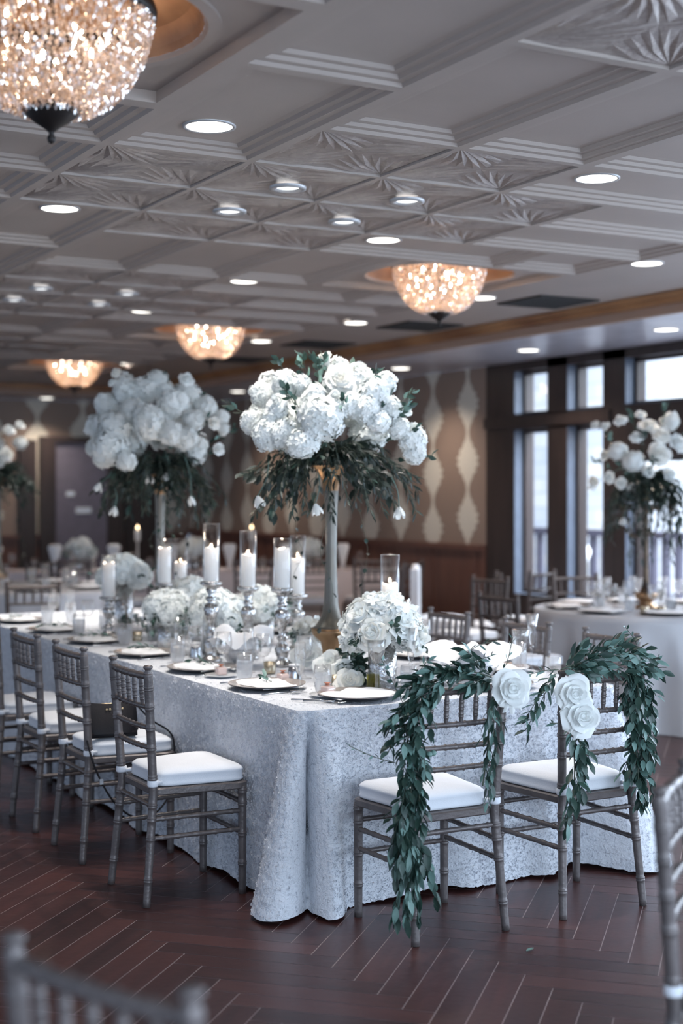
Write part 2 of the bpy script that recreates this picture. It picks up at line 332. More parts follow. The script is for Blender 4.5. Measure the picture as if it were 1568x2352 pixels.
def dome_panel(x0, x1, y0, y1, rad):
    cx, cy = (x0+x1)/2, (y0+y1)/2; n = 64; f = 0.05; b.mi = 0
    o = [(x0, y0), (x1, y0), (x1, y1), (x0, y1)]; q = [(x0+f, y0+f), (x1-f, y0+f), (x1-f, y1-f), (x0+f, y1-f)]
    b.add([(*p, HC) for p in o]+[(*p, HC) for p in q]+[(*p, HC+0.04) for p in q], [(i, i+4, (i+1) % 4+4, (i+1) % 4) for i in range(4)]+[(i+4, i+8, (i+1) % 4+8, (i+1) % 4+4) for i in range(4)])
    vs = []; fs = []; hw, hh = (x1-x0)/2-f, (y1-y0)/2-f
    for i in range(n):
        a = 2*PI*i/n
        for kx, ky in ((1, 1), (-1, 1), (-1, -1), (1, -1)):
            ac = math.atan2(ky*hh, kx*hw) % (2*PI)
            if abs(ac-a) <= PI/n+1e-6: a = ac
        ca, sa = math.cos(a), math.sin(a); s_ = min(hw/abs(ca) if abs(ca) > 1e-6 else 9, hh/abs(sa) if abs(sa) > 1e-6 else 9)
        vs.append((cx+ca*s_, cy+sa*s_, HC+0.04))
    for r, z in ((rad+0.05, HC+0.04), (rad+0.05, HC+0.032), (rad+0.01, HC+0.032), (rad, HC+0.045)):
        for i in range(n): a = 2*PI*i/n; vs.append((cx+r*math.cos(a), cy+r*math.sin(a), z))
    for k in range(4):
        for i in range(n): j = (i+1) % n; fs.append((k*n+i, (k+1)*n+i, (k+1)*n+j, k*n+j))
    b.add(vs, fs); b.mi = 2
    prof = [(rad, HC+0.045), (rad*0.985, HC+0.07), (rad*0.93, HC+0.12), (rad*0.8, HC+0.18), (rad*0.55, HC+0.235), (rad*0.2, HC+0.26), (0.0, HC+0.262)]
    b.lathe(list(reversed(prof)), 48, Matrix.Translation((cx, cy, 0)), cap=False)
def cell(i0, i1, j0, j1): return (X0+i0*SX, X0+i1*SX, Y0+j0*SY, Y0+j1*SY)
chand = []
used = set()
for mi in range(-2, 1):
    for mj in range(-1, 4):
        bi, bj = mi*6, mj*6
        for i in range(4):
            for j in range(4):
                if (i in (0, 3)) and (j in (0, 3)): continue
                tin_tile(*cell(bi+i, bi+i+1, bj+j, bj+j+1))
        for (i0, i1, j0, j1) in ((1, 2, 4, 6), (2, 3, 4, 6), (0, 1, 3, 5), (0, 1, 5, 7), (3, 5, 0, 1), (3, 5, 3, 4), (5, 6, 0, 1), (5, 6, 3, 4), (4, 6, 1, 2), (4, 6, 2, 3), (3, 4, 4, 6)):
            coffer(*cell(bi+i0, bi+i1, bj+j0, bj+j1))
        x0, x1, y0, y1 = cell(bi+4, bi+6, bj+4, bj+6); dome_panel(x0, x1, y0, y1, 0.46); chand.append(((x0+x1)/2, (y0+y1)/2))
for j in range(-6, 24):
    x0, x1, y0, y1 = cell(6, 7, j, j+1)
    b.mi = 0; b.add([(x0, y0, HC), (x0, y1, HC), (XS+0.02, y1, HC), (XS+0.02, y0, HC)], [(0, 1, 2, 3)])
yend = Y0+24*SY
b.mi = 0; b.add([(-6, yend, HC), (-6, 18.4, HC), (XS+.02, 18.4, HC), (XS+.02, yend, HC)], [(0, 1, 2, 3)])
struct(b.build('ceiling', [M['ceiling'], M['tin'], M['gold_dome']]))
# cornice and bulkhead dropping to the lower window-side ceiling
HL = 2.77
b = MB(); b.box(XS-0.10, XS, -3, 17.3, HC-0.035, HC-0.002); b.box(XS-0.06, XS, -3, 17.3, HC-0.07, HC-0.035)
b.box(-3, XS-0.1, 17.2, 17.3, HC-0.07, HC-0.002)
struct(b.build('trim_1', M['cornice']))
b = MB(); b.box(XS, XS+0.06, -3, 17.36, HL, HC); b.box(-3, XS, 17.3, 17.36, HL, HC)
struct(b.build('trim_2', M['tan']))
b = MB()
YF = 18.4; XR = 7.9
b.add([(XS+0.06, -3, HL+.001), (XS+.06, YF, HL+.001), (XR+.4, YF, HL+.001), (XR+.4, -3, HL+.001)], [(0, 1, 2, 3)])
b.add([(-3, 17.36, HL+.001), (-3, YF+.2, HL+.001), (XS+.06, YF+.2, HL+.001), (XS+.06, 17.36, HL+.001)], [(0, 1, 2, 3)])
struct(b.build('trim_3', M['soffit']))

# ------------------------------------------------------------------ walls
def uvwall(name, p0, p1, z0, z1, m):
    L = (Vector(p1)-Vector(p0)).length; me = bpy.data.meshes.new(name)
    me.from_pydata([(*p0, z0), (*p1, z0), (*p1, z1), (*p0, z1)], [], [(0, 1, 2, 3)]); u = me.uv_layers.new(name='UVMap')
    for i, c in enumerate([(0, 0), (L, 0), (L, z1-z0), (0, z1-z0)]): u.data[i].uv = c
    me.materials.append(m); return me
YC = 11.33                                            # where the panelled window wall meets the papered wall
struct(link('wall_right_papered', uvwall('wall_right_papered', (XR, YC), (XR, YF), 1.05, HL, M['damask'])))
struct(link('wall_far', uvwall('wall_far', (XR, YF), (-3, YF), 1.0, HL, M['damask'])))
b = MB(); b.box(XR-0.03, XR, YC, YF, 0, 1.02); b.box(XR-0.06, XR, YC, YF, 1.02, 1.07); b.box(-3, XR-.06, YF-0.03, YF, 0, 0.97); b.box(-3, XR-.06, YF-0.06, YF, 0.97, 1.02)
for k in range(9): b.box(XR-0.04, XR-0.03, YC+0.1+k*0.78, YC+0.16+k*0.78, 0.1, 1.02)
struct(b.build('trim_4', M['red_wood']))
# window wall: dark panelled piers, header, sill; deep reveals
b = MB(); XG = XR+0.22
OPN = [(10.38, 10.87), (9.61, 10.09), (6.9, 9.32)]
ys = [YC, 10.87, 10.38, 10.09, 9.61, 9.32, 6.9, 6.55]
b.box(XR, XG, 10.87, YC, 0, HL); b.box(XR, XG, 10.09, 10.38, 0, HL); b.box(XR, XG, 9.32, 9.61, 0, HL); b.box(XR, XG, 6.3, 6.9, 0, HL)
b.box(XR, XG, 6.9, 10.87, 2.69, HL)
b.box(XR, XG, 9.61, 10.87, 0, 0.64); b.box(XR, XG, 6.9, 9.32, 0, 0.30)
b.box(XR, XG, 9.61, 10.87, 2.15, 2.286); b.box(XR, XG, 6.9, 9.32, 1.86, 2.30)
b.box(XR-0.03, XR, 9.5, YC, 2.17, 2.27)
struct(b.build('wall_right', M['dark_wood']))
def window(nm, y0, y1, spans, mull=()):
    t = thing(nm, None, None); struct(t)
    fr = MB()
    for z0, z1 in spans:
        for (a, c, d, e) in ((y0, y0+.03, z0, z1), (y1-.03, y1, z0, z1), (y0, y1, z0, z0+.03), (y0, y1, z1-.03, z1)): fr.box(XG-.12, XG-.06, a, c, d, e)
        for mm in mull: fr.box(XG-.12, XG-.06, mm-.035, mm+.035, z0, z1)
    fr.build('window_frame', M['dark_wood'], t)
    jb = MB()
    for z0, z1 in spans: jb.box(XR-0.004, XG-.13, y1-.006, y1-.001, z0, z1); jb.box(XR-.01, XG-.13, y0, y1, z0+.001, z0+.008)
    jb.build('window_jamb', M['jamb'], t)
    for z0, z1 in spans:
        g = MB(); g.box(XG-.095, XG-.09, y0+.03, y1-.03, z0+.03, z1-.03); g.build('window_pane', M['pane'], t)
window('window_1', 10.38, 10.87, ((0.64, 2.15), (2.286, 2.69)))
window('window_2', 9.61, 10.09, ((0.64, 2.15), (2.286, 2.69)))
window('window_3', 6.9, 9.32, ((0.30, 1.86), (2.30, 2.69)))
# far door in its dark frame
t = struct(thing('door_1', None, None, (6.3, YF-0.07, 0)))
d = MB(); d.box(-0.36, 0.36, 0, 0.05, 0.0, 2.22); d.build('door_leaf', M['door'], t)
d = MB(); d.box(-0.56, -0.36, -0.04, 0.06, 0, 2.30); d.box(0.36, 0.58, -0.04, 0.06, 0, 2.30); d.box(-0.36, 0.36, -0.04, 0.06, 2.22, 2.30); d.box(0.62, 1.2, 0.0, 0.06, 0, 2.25); d.box(-0.82, -0.6, 0.0, 0.06, 0, 2.25); d.build('door_frame', M['dark_wood'], t)
d = MB(); d.box(-0.2, -0.09, -0.012, 0, 1.52, 1.58); d.build('push_plate', M['paper'], t)
d = MB(); d.box(-0.07, 0.14, -0.01, 0, 1.29, 1.37); d.build('notice', M['paper'], t)
# outdoors
me = uvwall('stone_wall', (14.2, 2), (14.2, 22), -0.6, 6.0, M['stone']); tag(link('stone_wall', me), 'pale stone block wall of the neighbouring building outside the windows', 'wall')
b = MB(); b.box(XG+.01, 14.2, 2, 22, -0.15, -0.05); struct(b.build('deck', M['deck']))
t = thing('deck_railing', 'dark slate wooden balcony railing seen through the windows', 'railing', (11.0, 0, 0))
d = MB(); d.box(-.06, .06, 3, 20, 1.05, 1.13); d.box(-.03, .03, 3, 20, 0.12, 0.2); d.build('handrail', M['rail'], t)
bm_ = MB(); bm_.box(-.03, .03, -.045, .045, .2, 1.05); bme = bm_.mesh('baluster', M['rail'])
for k in range(60): link('baluster', bme, t, (0, 6.2+k*0.21, 0))
t = thing('garden_urn', 'small pale urn lantern standing on the deck behind first window', 'urn', (10.4, 13.1, -0.05))
d = MB(); d.lathe([(0.1, 0), (0.12, 0.04), (0.05, 0.1), (0.05, 0.75), (0.12, 0.82), (0.16, 0.95), (0.1, 1.05), (0.0, 1.08)], 16); d.build('urn_body', M['china'], t, True)

# ------------------------------------------------------------------ lamps of the room
def crystal_bowl(r=0.29, h=0.285):
    b = MB(); rr = random.Random(3)
    rows = 30
    for k in range(rows):
        t = k/(rows-1); a = t*PI/2*0.93; rad = r*math.cos(a)**0.72 if t > 0 else r; z = -h*math.sin(a)**1.25
        n = max(8, int(2*PI*rad/0.019))
        for i in range(n):
            q = 2*PI*(i+0.5*(k % 2))/n+rr.uniform(-.03, .03); s = rr.uniform(0.0075, 0.0115)
            c = Vector((rad*math.cos(q), rad*math.sin(q), z+rr.uniform(-.003, .003)))
            X = Matrix.Translation(c) @ Matrix.Rotation(rr.uniform(0, PI), 4, 'Z') @ Matrix.Rotation(rr.uniform(-.5, .5), 4, 'X')
            b.add([(s, 0, 0), (0, s, 0), (-s, 0, 0), (0, -s, 0), (0, 0, s*1.25), (0, 0, -s*1.25)],
                  [(0, 1, 4), (1, 2, 4), (2, 3, 4), (3, 0, 4), (1, 0, 5), (2, 1, 5), (3, 2, 5), (0, 3, 5)], X)
    return b
def bead_mat():
    m = bpy.data.materials.new('crystal_beads'); m.use_nodes = True; nt = m.node_tree; nt.nodes.clear()
    o = nt.nodes.new('ShaderNodeOutputMaterial'); t = nt.nodes.new('ShaderNodeBsdfTransparent'); t.inputs[0].default_value = (.85, .78, .72, 1)
    g = nt.nodes.new('ShaderNodeBsdfGlossy'); g.inputs['Roughness'].default_value = 0.12
    d = nt.nodes.new('ShaderNodeBsdfTranslucent'); d.inputs[0].default_value = (0.86, 0.77, 0.70, 1)
    ge = nt.nodes.new('ShaderNodeNewGeometry'); r = nt.nodes.new('ShaderNodeMapRange'); r.inputs['To Min'].default_value = 0.55; r.inputs['To Max'].default_value = 0.97
    lk(nt, ge.outputs['Random Per Island'], r.inputs['Value'])
    m1 = nt.nodes.new('ShaderNodeMixShader'); m1.inputs[0].default_value = 0.45; lk(nt, g.outputs[0], m1.inputs[1]); lk(nt, d.outputs[0], m1.inputs[2])
    m2 = nt.nodes.new('ShaderNodeMixShader'); lk(nt, r.outputs[0], m2.inputs[0]); lk(nt, t.outputs[0], m2.inputs[1]); lk(nt, m1.outputs[0], m2.inputs[2])
    lk(nt, m2.outputs[0], o.inputs[0]); return m
M['beads'] = bead_mat()
ch = thing('crystal_chandelier', 'large crystal basket chandelier at top left, its beads in sharp detail', 'chandelier', (0, 0, 0), 0, 'crystal chandeliers')
tag(crystal_bowl().build('crystal_beads', M['beads'], ch), kind='stuff')
d = MB(); d.lathe([(0.293, -0.004), (0.302, 0.0), (0.304, 0.022), (0.297, 0.04), (0.288, 0.04), (0.288, -0.004)], 48, cap=False); d.build('bronze_band', M['bronze'], ch, True)
d = MB(); d.lathe([(0.0, -0.372), (0.010, -0.366), (0.013, -0.354), (0.007, -0.342), (0.010, -0.336), (0.024, -0.324), (0.050, -0.308), (0.070, -0.290), (0.088, -0.268), (0.088, -0.262), (0.0, -0.255)], 24); d.build('finial', M['bronze'], ch, True)
d = MB(); d.tube([(0, 0, -0.27), (0, 0, 0.15)], 0.012); d.lathe([(0.0, 0.13), (0.06, 0.14), (0.05, 0.165), (0, 0.17)], 16); d.build('centre_rod', M['bronze'], ch)
bb = MB(); bb.lathe([(0, -0.014), (0.006, -0.01), (0.0075, 0), (0.005, 0.01), (0, 0.014)], 10); bme = bb.mesh('bulb', M['bulb'], True)
for k in range(24):
    a = 2.4*k; rr_ = (0.07, 0.14, 0.21)[k % 3]; link('bulb', bme, ch, (rr_*math.cos(a), rr_*math.sin(a), -0.02-0.045*(k % 4)))
CHP = [(chand_xy, i) for i, chand_xy in enumerate(((1.305, 4.055), (4.945, 7.60), (4.945, 11.10), (4.945, 14.6)))]
CL = ['large crystal basket chandelier nearest, cropped at top left', 'crystal basket chandelier above the right side, second nearest', 'crystal basket chandelier over the mid left, third away', 'smallest looking crystal chandelier, farthest at the left']
for (x, y), i in CHP:
    z = (2.955, 2.98, 2.975, 2.965)[i]
    o = ch if i == 0 else dup(ch, (0, 0, 0))
    o.location = (x, y, z-(0.0, 0.0, 0, 0)[i]); o['label'] = CL[i]
    for nm, dz, en in (('dome_glow', 0.05, 16), ('bowl_glow', -0.10, 4)):
        l = bpy.data.lights.new(nm, 'POINT'); l.energy = en*(0.3 if i == 0 else 1.0); l.color = (1.0, 0.68, 0.44); l.shadow_soft_size = 0.05
        lo = bpy.data.objects.new(nm, l); C.objects.link(lo); lo.location = (x, y, z+dz)
# recessed downlights
def make_down(big):
    r = 0.088 if big else 0.05
    t = thing('recessed_downlight', 'x', 'ceiling light')
    d = MB()
    if big: d.lathe([(r+0.012, 0), (r+0.012, -0.006), (r, -0.006), (r-0.002, 0.0)], 32, cap=False)
    else: d.lathe([(r+0.03, 0), (r+0.03, -0.012), (r+0.012, -0.014), (r, -0.006), (r-.002, 0)], 32, cap=False)
    d.build('trim_ring', M['trim_white'], t, True)
    d = MB(); d.lathe([(0.0, -0.004), (r-0.001, -0.004), (r-.001, 0.0), (0, 0.0)], 32); d.build('lens', M['lens'] if big else M['lens_small'], t)
    return t
BIG = [(2.19, 4.93, 'big downlight beside the nearest chandelier'), (4.02, 4.93, 'large oval-looking downlight at the upper right'), (2.20, 6.71, 'bright downlight at the left edge of the embossed tiles'),
       (4.0, 6.70, 'downlight just above the right chandelier'), (4.0, 8.45, 'downlight in the middle of the ceiling left of the right chandelier'), (5.61, 6.43, 'downlight near the right edge of the photo'),
       (5.63, 8.12, 'downlight partly hidden behind the right chandelier'), (3.95, 11.95, 'downlight between the two far chandeliers'), (5.56, 11.4, 'downlight touching the third chandelier on its right'),
       (5.5, 14.5, 'downlight to the right of the farthest chandelier'), (4.0, 10.22, 'faint downlight left of the middle, behind a row of small ones'), (5.6, 9.8, 'downlight far behind the right chandelier')]
SML = [(2.85, 5.58, 'first small downlight, nearest in the embossed tiles'), (2.85, 6.18, 'small downlight left of centre in the embossed tiles'), (3.45, 5.57, 'small downlight at the right of the near embossed tiles'),
       (3.45, 6.15, 'small downlight at the rear of the near embossed tiles'), (2.87, 9.13, 'small far downlight, upper of the left pair'), (3.45, 9.1, 'small far downlight, rightmost of four'),
       (3.47, 9.71, 'small far downlight between two others'), (2.88, 9.77, 'small far downlight at the left frame edge')]
prot = {}
for big, lst in ((True, BIG), (False, SML)):
    for k, (x, y, lab) in enumerate(lst):
        if k == 0: o = prot[big] = make_down(big)
        else: o = dup(prot[big], (0, 0, 0))
        hz = HC+0.0395 if big and not (x > 5.555) else (HC-0.0005 if big else HC-0.0)
        o.location = (x, y, hz); o['label'] = lab; o['group'] = 'large ceiling downlights' if big else 'small ceiling downlights'
        if True:
            l = bpy.data.lights.new('downlight_beam', 'SPOT'); l.energy = (55 if big else 75) if y < 7.5 else (35 if y < 9 else 90); l.spot_size = R(85); l.spot_blend = 0.8; l.color = (1, 0.95, 0.90); l.shadow_soft_size = 0.07
            lo = bpy.data.objects.new('downlight_beam', l); C.objects.link(lo); lo.location = (x, y, hz-0.02)
LOW = [(7.30, 9.85, 'downlight in the lower ceiling by the damask corner'), (7.25, 8.1, 'downlight in the lower ceiling above the windows'), (7.30, 11.9, 'downlight in the lower ceiling right of the centre bouquet'), (7.3, 15.6, 'faint downlight above the left bouquet'), (5.7, 17.9, 'faint downlight over the far wall, at left')]
for k, (x, y, lab) in enumerate(LOW):
    dup(prot[True], (x, y, HL), 0, lab, 'downlights in the lower ceiling')
    l = bpy.data.lights.new('downlight_beam', 'SPOT'); l.energy = 85; l.spot_size = R(130); l.spot_blend = 0.8; l.color = (1, 0.84, 0.70); l.shadow_soft_size = 0.07
    lo = bpy.data.objects.new('downlight_beam', l); C.objects.link(lo); lo.location = (x, y, HL-0.02)
# black air grilles
for k, (x, y) in enumerate(((6.14, 8.06), (6.15, 9.74), (6.12, 11.39), (6.14, 13.1))):
    if k == 0:
        v0 = t = thing('ceiling_vent', 'x', 'vent', (0, 0, 0), 0, 'black ceiling vents')
        d = MB(); d.box(-.24, .24, -.24, .24, -0.004, 0); d.build('backing', M['vent'], t)
        d = MB()
        for q in range(9): d.box(-.22, .22, -.21+q*.05, -.19+q*.05, -0.012, -0.004)
        for s_ in (-1, 1): d.box(s_*.24-.012, s_*.24+.012, -.25, .25, -.012, 0); d.box(-.25, .25, s_*.24-.012, s_*.24+.012, -.012, 0)
        d.build('grille', M['vent'], t)
    else: t = dup(v0, (0, 0, 0))
    t.location = (x, y, HC-0.0005); t['label'] = ('black square air vent nearest, right of the chandelier', 'black air vent below the right chandelier', 'black air vent above the centre bouquet', 'farthest black air vent right of the third chandelier')[k]

# ------------------------------------------------------------------ chiavari chair (faces +y)
def bumpy(pts, r, L=None, nb=5, seg=40, ring=0.0022):
    P = smooth_pts(pts, max(2, seg//(len(pts)-1))); n = len(P)
    rad = []
    for k in range(n):
        t = k/(n-1)*nb; f = t-math.floor(t); q = min(f, 1-f)
        rad.append(r+(ring if q < 0.05 else (ring*0.2 if q < 0.08 else 0)))
    return P, rad
def post_y(z): return -0.205+0.037*min(1, z/0.42)-0.032*max(0, (z-0.42)/0.5)**1.1
def post_x(z): return 0.192-0.025*min(1, z/0.42)+0.022*max(0, (z-0.42)/0.48)
def post_mesh(sx):
    b = MB(); H = 0.888; pts = []; rad = []; nodes = [0.10, 0.255, 0.327, 0.377, 0.487, 0.60, 0.677, 0.757, 0.83]
    zs = sorted(set([i*0.02 for i in range(45)]+[q+e for q in nodes for e in (-.009, -.006, -.003, 0, .003, .006, .009)]+[H]))
    for z in zs:
        if z > H: continue
        x = sx*post_x(z); pts.append((x, post_y(z), z)); r = 0.0148+0.0022*min(1, z/0.4)
        for q in nodes:
            e = abs(z-q)
            if 0.002 < e < 0.0075: r += 0.0024
        rad.append(r)
    b.tube(pts, rad, 14)
    x, y = sx*post_x(H), post_y(H)
    b.lathe([(0.0165, H-.004), (0.0172, H+.002), (0.011, H+.010), (0.012, H+.014), (0.0175, H+.02), (0.0185, H+.026), (0.014, H+.031), (0, H+.033)], 16, Matrix.Translation((x, y, 0)))
    return b
def front_leg_mesh(sx):
    b = MB(); nodes = [0.12, 0.235, 0.355, 0.405]; zs = sorted(set([i*0.02 for i in range(22)]+[q+e for q in nodes for e in (-.009, -.006, -.003, 0, .003, .006, .009)]+[0.425])); pts = []; rad = []
    for z in zs:
        if z > 0.426: continue
        pts.append((sx*0.19, 0.197+0.0*z, z)); r = 0.0152+0.002*z/0.43
        for q in nodes:
            if 0.002 < abs(z-q) < 0.0075: r += 0.0024
        rad.append(r)
    b.tube(pts, rad, 14); return b
def rail_mesh(z, r, bow, nb=9, ring=0.003):
    b = MB(); y = post_y(z); w_ = post_x(z)-.006; P, rad = bumpy([(-w_, y, z), (-0.09, y-bow*0.75, z), (0, y-bow, z), (0.09, y-bow*0.75, z), (w_, y, z)], r, nb=nb, seg=60, ring=ring)
    b.tube(P, rad, 10); return b
def seat_outline(fw, bw, fy, by, n=10, rc=0.05):
    cs = [(-bw, by), (bw, by), (fw, fy), (-fw, fy)]; out = []
    for k in range(4):
        p = Vector(cs[k]); a = Vector(cs[k-1]); c = Vector(cs[(k+1) % 4]); d1 = (a-p).normalized(); d2 = (c-p).normalized(); r = rc*(0.7 if k < 2 else 1.0)
        s, e = p+d1*r, p+d2*r
        for i in range(n+1):
            t = i/n; out.append(s*(1-t)**2+p*2*t*(1-t)+e*t*t)
    return out
def ring_stack(b, outline, levels, cy=0.0):
    n = len(outline); vs = []; fs = []
    for sc, z in levels:
        for p in outline: vs.append((p.x*sc, (p.y-cy)*sc+cy, z))
    for k in range(len(levels)-1):
        for i in range(n): j = (i+1) % n; fs.append((k*n+i, k*n+j, (k+1)*n+j, (k+1)*n+i))
    fs.append(tuple(reversed(range(n)))); fs.append(tuple((len(levels)-1)*n+i for i in range(n))); b.add(vs, fs)
def make_chair(wood, ties=True):
    t = thing('chiavari_chair', 'x', 'chair')
    for s_ in (-1, 1):
        post_mesh(s_).build('back_post', wood, t, True); front_leg_mesh(s_).build('front_leg', wood, t, True)
    rail_mesh(0.888-.012, 0.0135, 0.012, 11).build('crest_rail', wood, t, True)
    for z in (0.757, 0.677, 0.600): rail_mesh(z, 0.0095, 0.012, 9).build('back_rail', wood, t, True)
    for k in range(5):
        x = (k-2)*0.062; b = MB(); y0 = post_y(0.757)-0.012*(1-(x/0.18)**2); y1 = post_y(0.87)-0.012*(1-(x/0.18)**2)
        pts = []; rad = []
        for i in range(41):
            q = i/40; z = 0.757+q*0.115; r = 0.0055+0.0035*math.sin(PI*q)**0.5
            for nd in (0.27, 0.5, 0.73):
                if 0.015 < abs(q-nd) < 0.06: r += 0.0016
            pts.append((x, y0+(y1-y0)*q, z)); rad.append(r)
        b.tube(pts, rad, 8); b.build('spindle', wood, t, True)
    for s_ in (-1, 1):
        for z in (0.327, 0.255):
            b = MB(); P, rd = bumpy([(s_*post_x(z), post_y(z), z), (s_*0.19, 0.197, z)], 0.0095, nb=6, seg=48); b.tube(P, rd, 8); b.build('side_stretcher', wood, t, True)
    for z in (0.36, 0.24):
        b = MB(); P, rd = bumpy([(-.19, 0.197, z), (.19, 0.197, z)], 0.0095, nb=6, seg=48); b.tube(P, rd, 8); b.build('front_stretcher', wood, t, True)
    b = MB(); P, rd = bumpy([(-post_x(.377), post_y(.377), .377), (post_x(.377), post_y(.377), .377)], 0.0095, nb=7, seg=48); b.tube(P, rd, 8); b.build('back_stretcher', wood, t, True)
    b = MB(); o = seat_outline(0.212, 0.166, 0.222, -0.168); ring_stack(b, o, [(0.96, 0.413), (1.0, 0.418), (1.0, 0.438), (0.97, 0.443)])
    b.build('seat_frame', wood, t)
    b = MB(); o = seat_outline(0.200, 0.158, 0.212, -0.140, rc=0.06)
    ring_stack(b, o, [(0.96, 0.444), (1.0, 0.448), (1.012, 0.455), (1.0, 0.460), (1.0, 0.484), (1.012, 0.488), (0.995, 0.494), (0.94, 0.503), (0.75, 0.510), (0.4, 0.514), (0.1, 0.515)], 0.03)
    cu = b.build('cushion', M['cushion'], t, True)
    if ties:
        for s_ in (-1, 1):
            b = MB(); b.lathe([(0.0195, 0.452), (0.0215, 0.456), (0.0215, 0.472), (0.0195, 0.476)], 16, Matrix.Translation((s_*0.168, post_y(.46), 0)))
            b.box(s_*0.168-s_*0.02-.008, s_*0.168-s_*0.02+.008, post_y(.46)+.008, -0.125, 0.456, 0.468)
            b.tube([(s_*.155, post_y(.46)+.012, .456), (s_*.15, -.15, .44), (s_*.152, -.152, .415)], .0012, 4)
            b.build('tie', M['cushion'], cu, True)
    return t
ch_p = make_chair(M['chair']); ch_d = make_chair(M['chair_dark'])
first = {id(ch_p): True, id(ch_d): True}
def chair(src, x, y, deg, label, group, z=0.0, scale=None):
    if first.pop(id(src), None): o = src
    else: o = dup(src, (0, 0, 0))
    o.location = (x, y, z); o.rotation_euler = (0, 0, R(deg)); o['label'] = label; o['group'] = group
    if scale: o.scale = (scale,)*3
    return o
g = 'chairs along the left side of the long table'
chair(ch_p, 2.235, 5.345, -90, 'pewter bamboo-style chair with empty white cushion, nearest in the left row', g)
chair(ch_p, 2.235, 6.08, -90, 'pewter bamboo-style chair holding the black purse', g)
chair(ch_p, 2.235, 6.73, -90, 'pewter bamboo-style chair, third along the left row', g)
chair(ch_p, 2.235, 7.40, -90, 'pewter bamboo-style chair cut by the left edge of the photo', g)
g = 'garlanded chairs at the near end of the table'
chair(ch_p, 2.865, 4.465, 0, 'pewter chair with thick leafy garland and one white rose, left of the pair', g)
chair(ch_p, 3.506, 4.465, 0, 'pewter chair with leafy garland and two stacked white roses, right of the pair', g)
g = 'chairs along the right side of the long table'
chair(ch_p, 4.29, 5.40, 90, 'pewter chair across the table whose crest shows behind the right garland', g)
chair(ch_p, 4.29, 6.07, 90, 'pewter chair across the table behind the tall flute glass', g)
chair(ch_p, 4.29, 6.80, 90, 'pewter chair across the table right of the dome bouquet', g)
chair(ch_p, 4.29, 7.5, 90, 'pewter chair across the table hidden beyond the dome bouquet', g)
chair(ch_p, 0.879, 2.025, -68.6, 'out of focus chair crest in the bottom left foreground', 'foreground chairs')
chair(ch_p, 2.464, 2.437, -141, 'out of focus chair at the right frame edge in the foreground', 'foreground chairs')
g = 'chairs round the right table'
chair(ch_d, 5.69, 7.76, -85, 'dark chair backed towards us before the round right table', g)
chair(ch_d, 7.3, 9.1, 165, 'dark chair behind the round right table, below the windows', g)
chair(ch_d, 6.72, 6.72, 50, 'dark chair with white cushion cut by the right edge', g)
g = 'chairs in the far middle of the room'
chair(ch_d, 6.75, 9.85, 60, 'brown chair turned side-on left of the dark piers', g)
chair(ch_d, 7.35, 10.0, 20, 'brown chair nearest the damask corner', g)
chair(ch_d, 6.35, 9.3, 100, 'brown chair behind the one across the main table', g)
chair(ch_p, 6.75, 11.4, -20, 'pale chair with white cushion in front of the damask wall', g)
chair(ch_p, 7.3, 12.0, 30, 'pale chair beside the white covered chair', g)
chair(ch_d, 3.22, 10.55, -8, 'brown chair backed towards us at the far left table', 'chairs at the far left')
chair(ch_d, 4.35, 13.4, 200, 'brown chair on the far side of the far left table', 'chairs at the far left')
for k in range(6):
    chair(ch_p, 4.65+k*0.56, 13.9-k*0.22, -15, ('pale chair before the far banquet table, %s from the left' % ('first', 'second', 'third', 'fourth', 'fifth', 'sixth')[k]), 'chairs before the far banquet table')
# white slip-covered chair
t = thing('covered_chair', 'white fabric covered chair seen from the side near the far wall', 'chair', (7.0, 10.75, 0), R(-125))
d = MB(); o_ = seat_outline(.22, .2, .22, -.2, rc=.04); ring_stack(d, o_, [(1.06, 0.02), (1.0, 0.3), (0.99, 0.44), (0.96, 0.47), (0.5, 0.49)]); d.build('seat_cover', M['cushion'], t, True)
d = MB(); d.box(-.21, .21, -.25, -.18, .02, .9); d.lathe([(0.0, .88), (.2, .9), (.12, .93), (0, .94)], 20, Matrix.Translation((0, -.215, 0)) @ Matrix.Scale(0.2, 4, (0, 1, 0))); d.build('back_cover', M['cushion'], t)

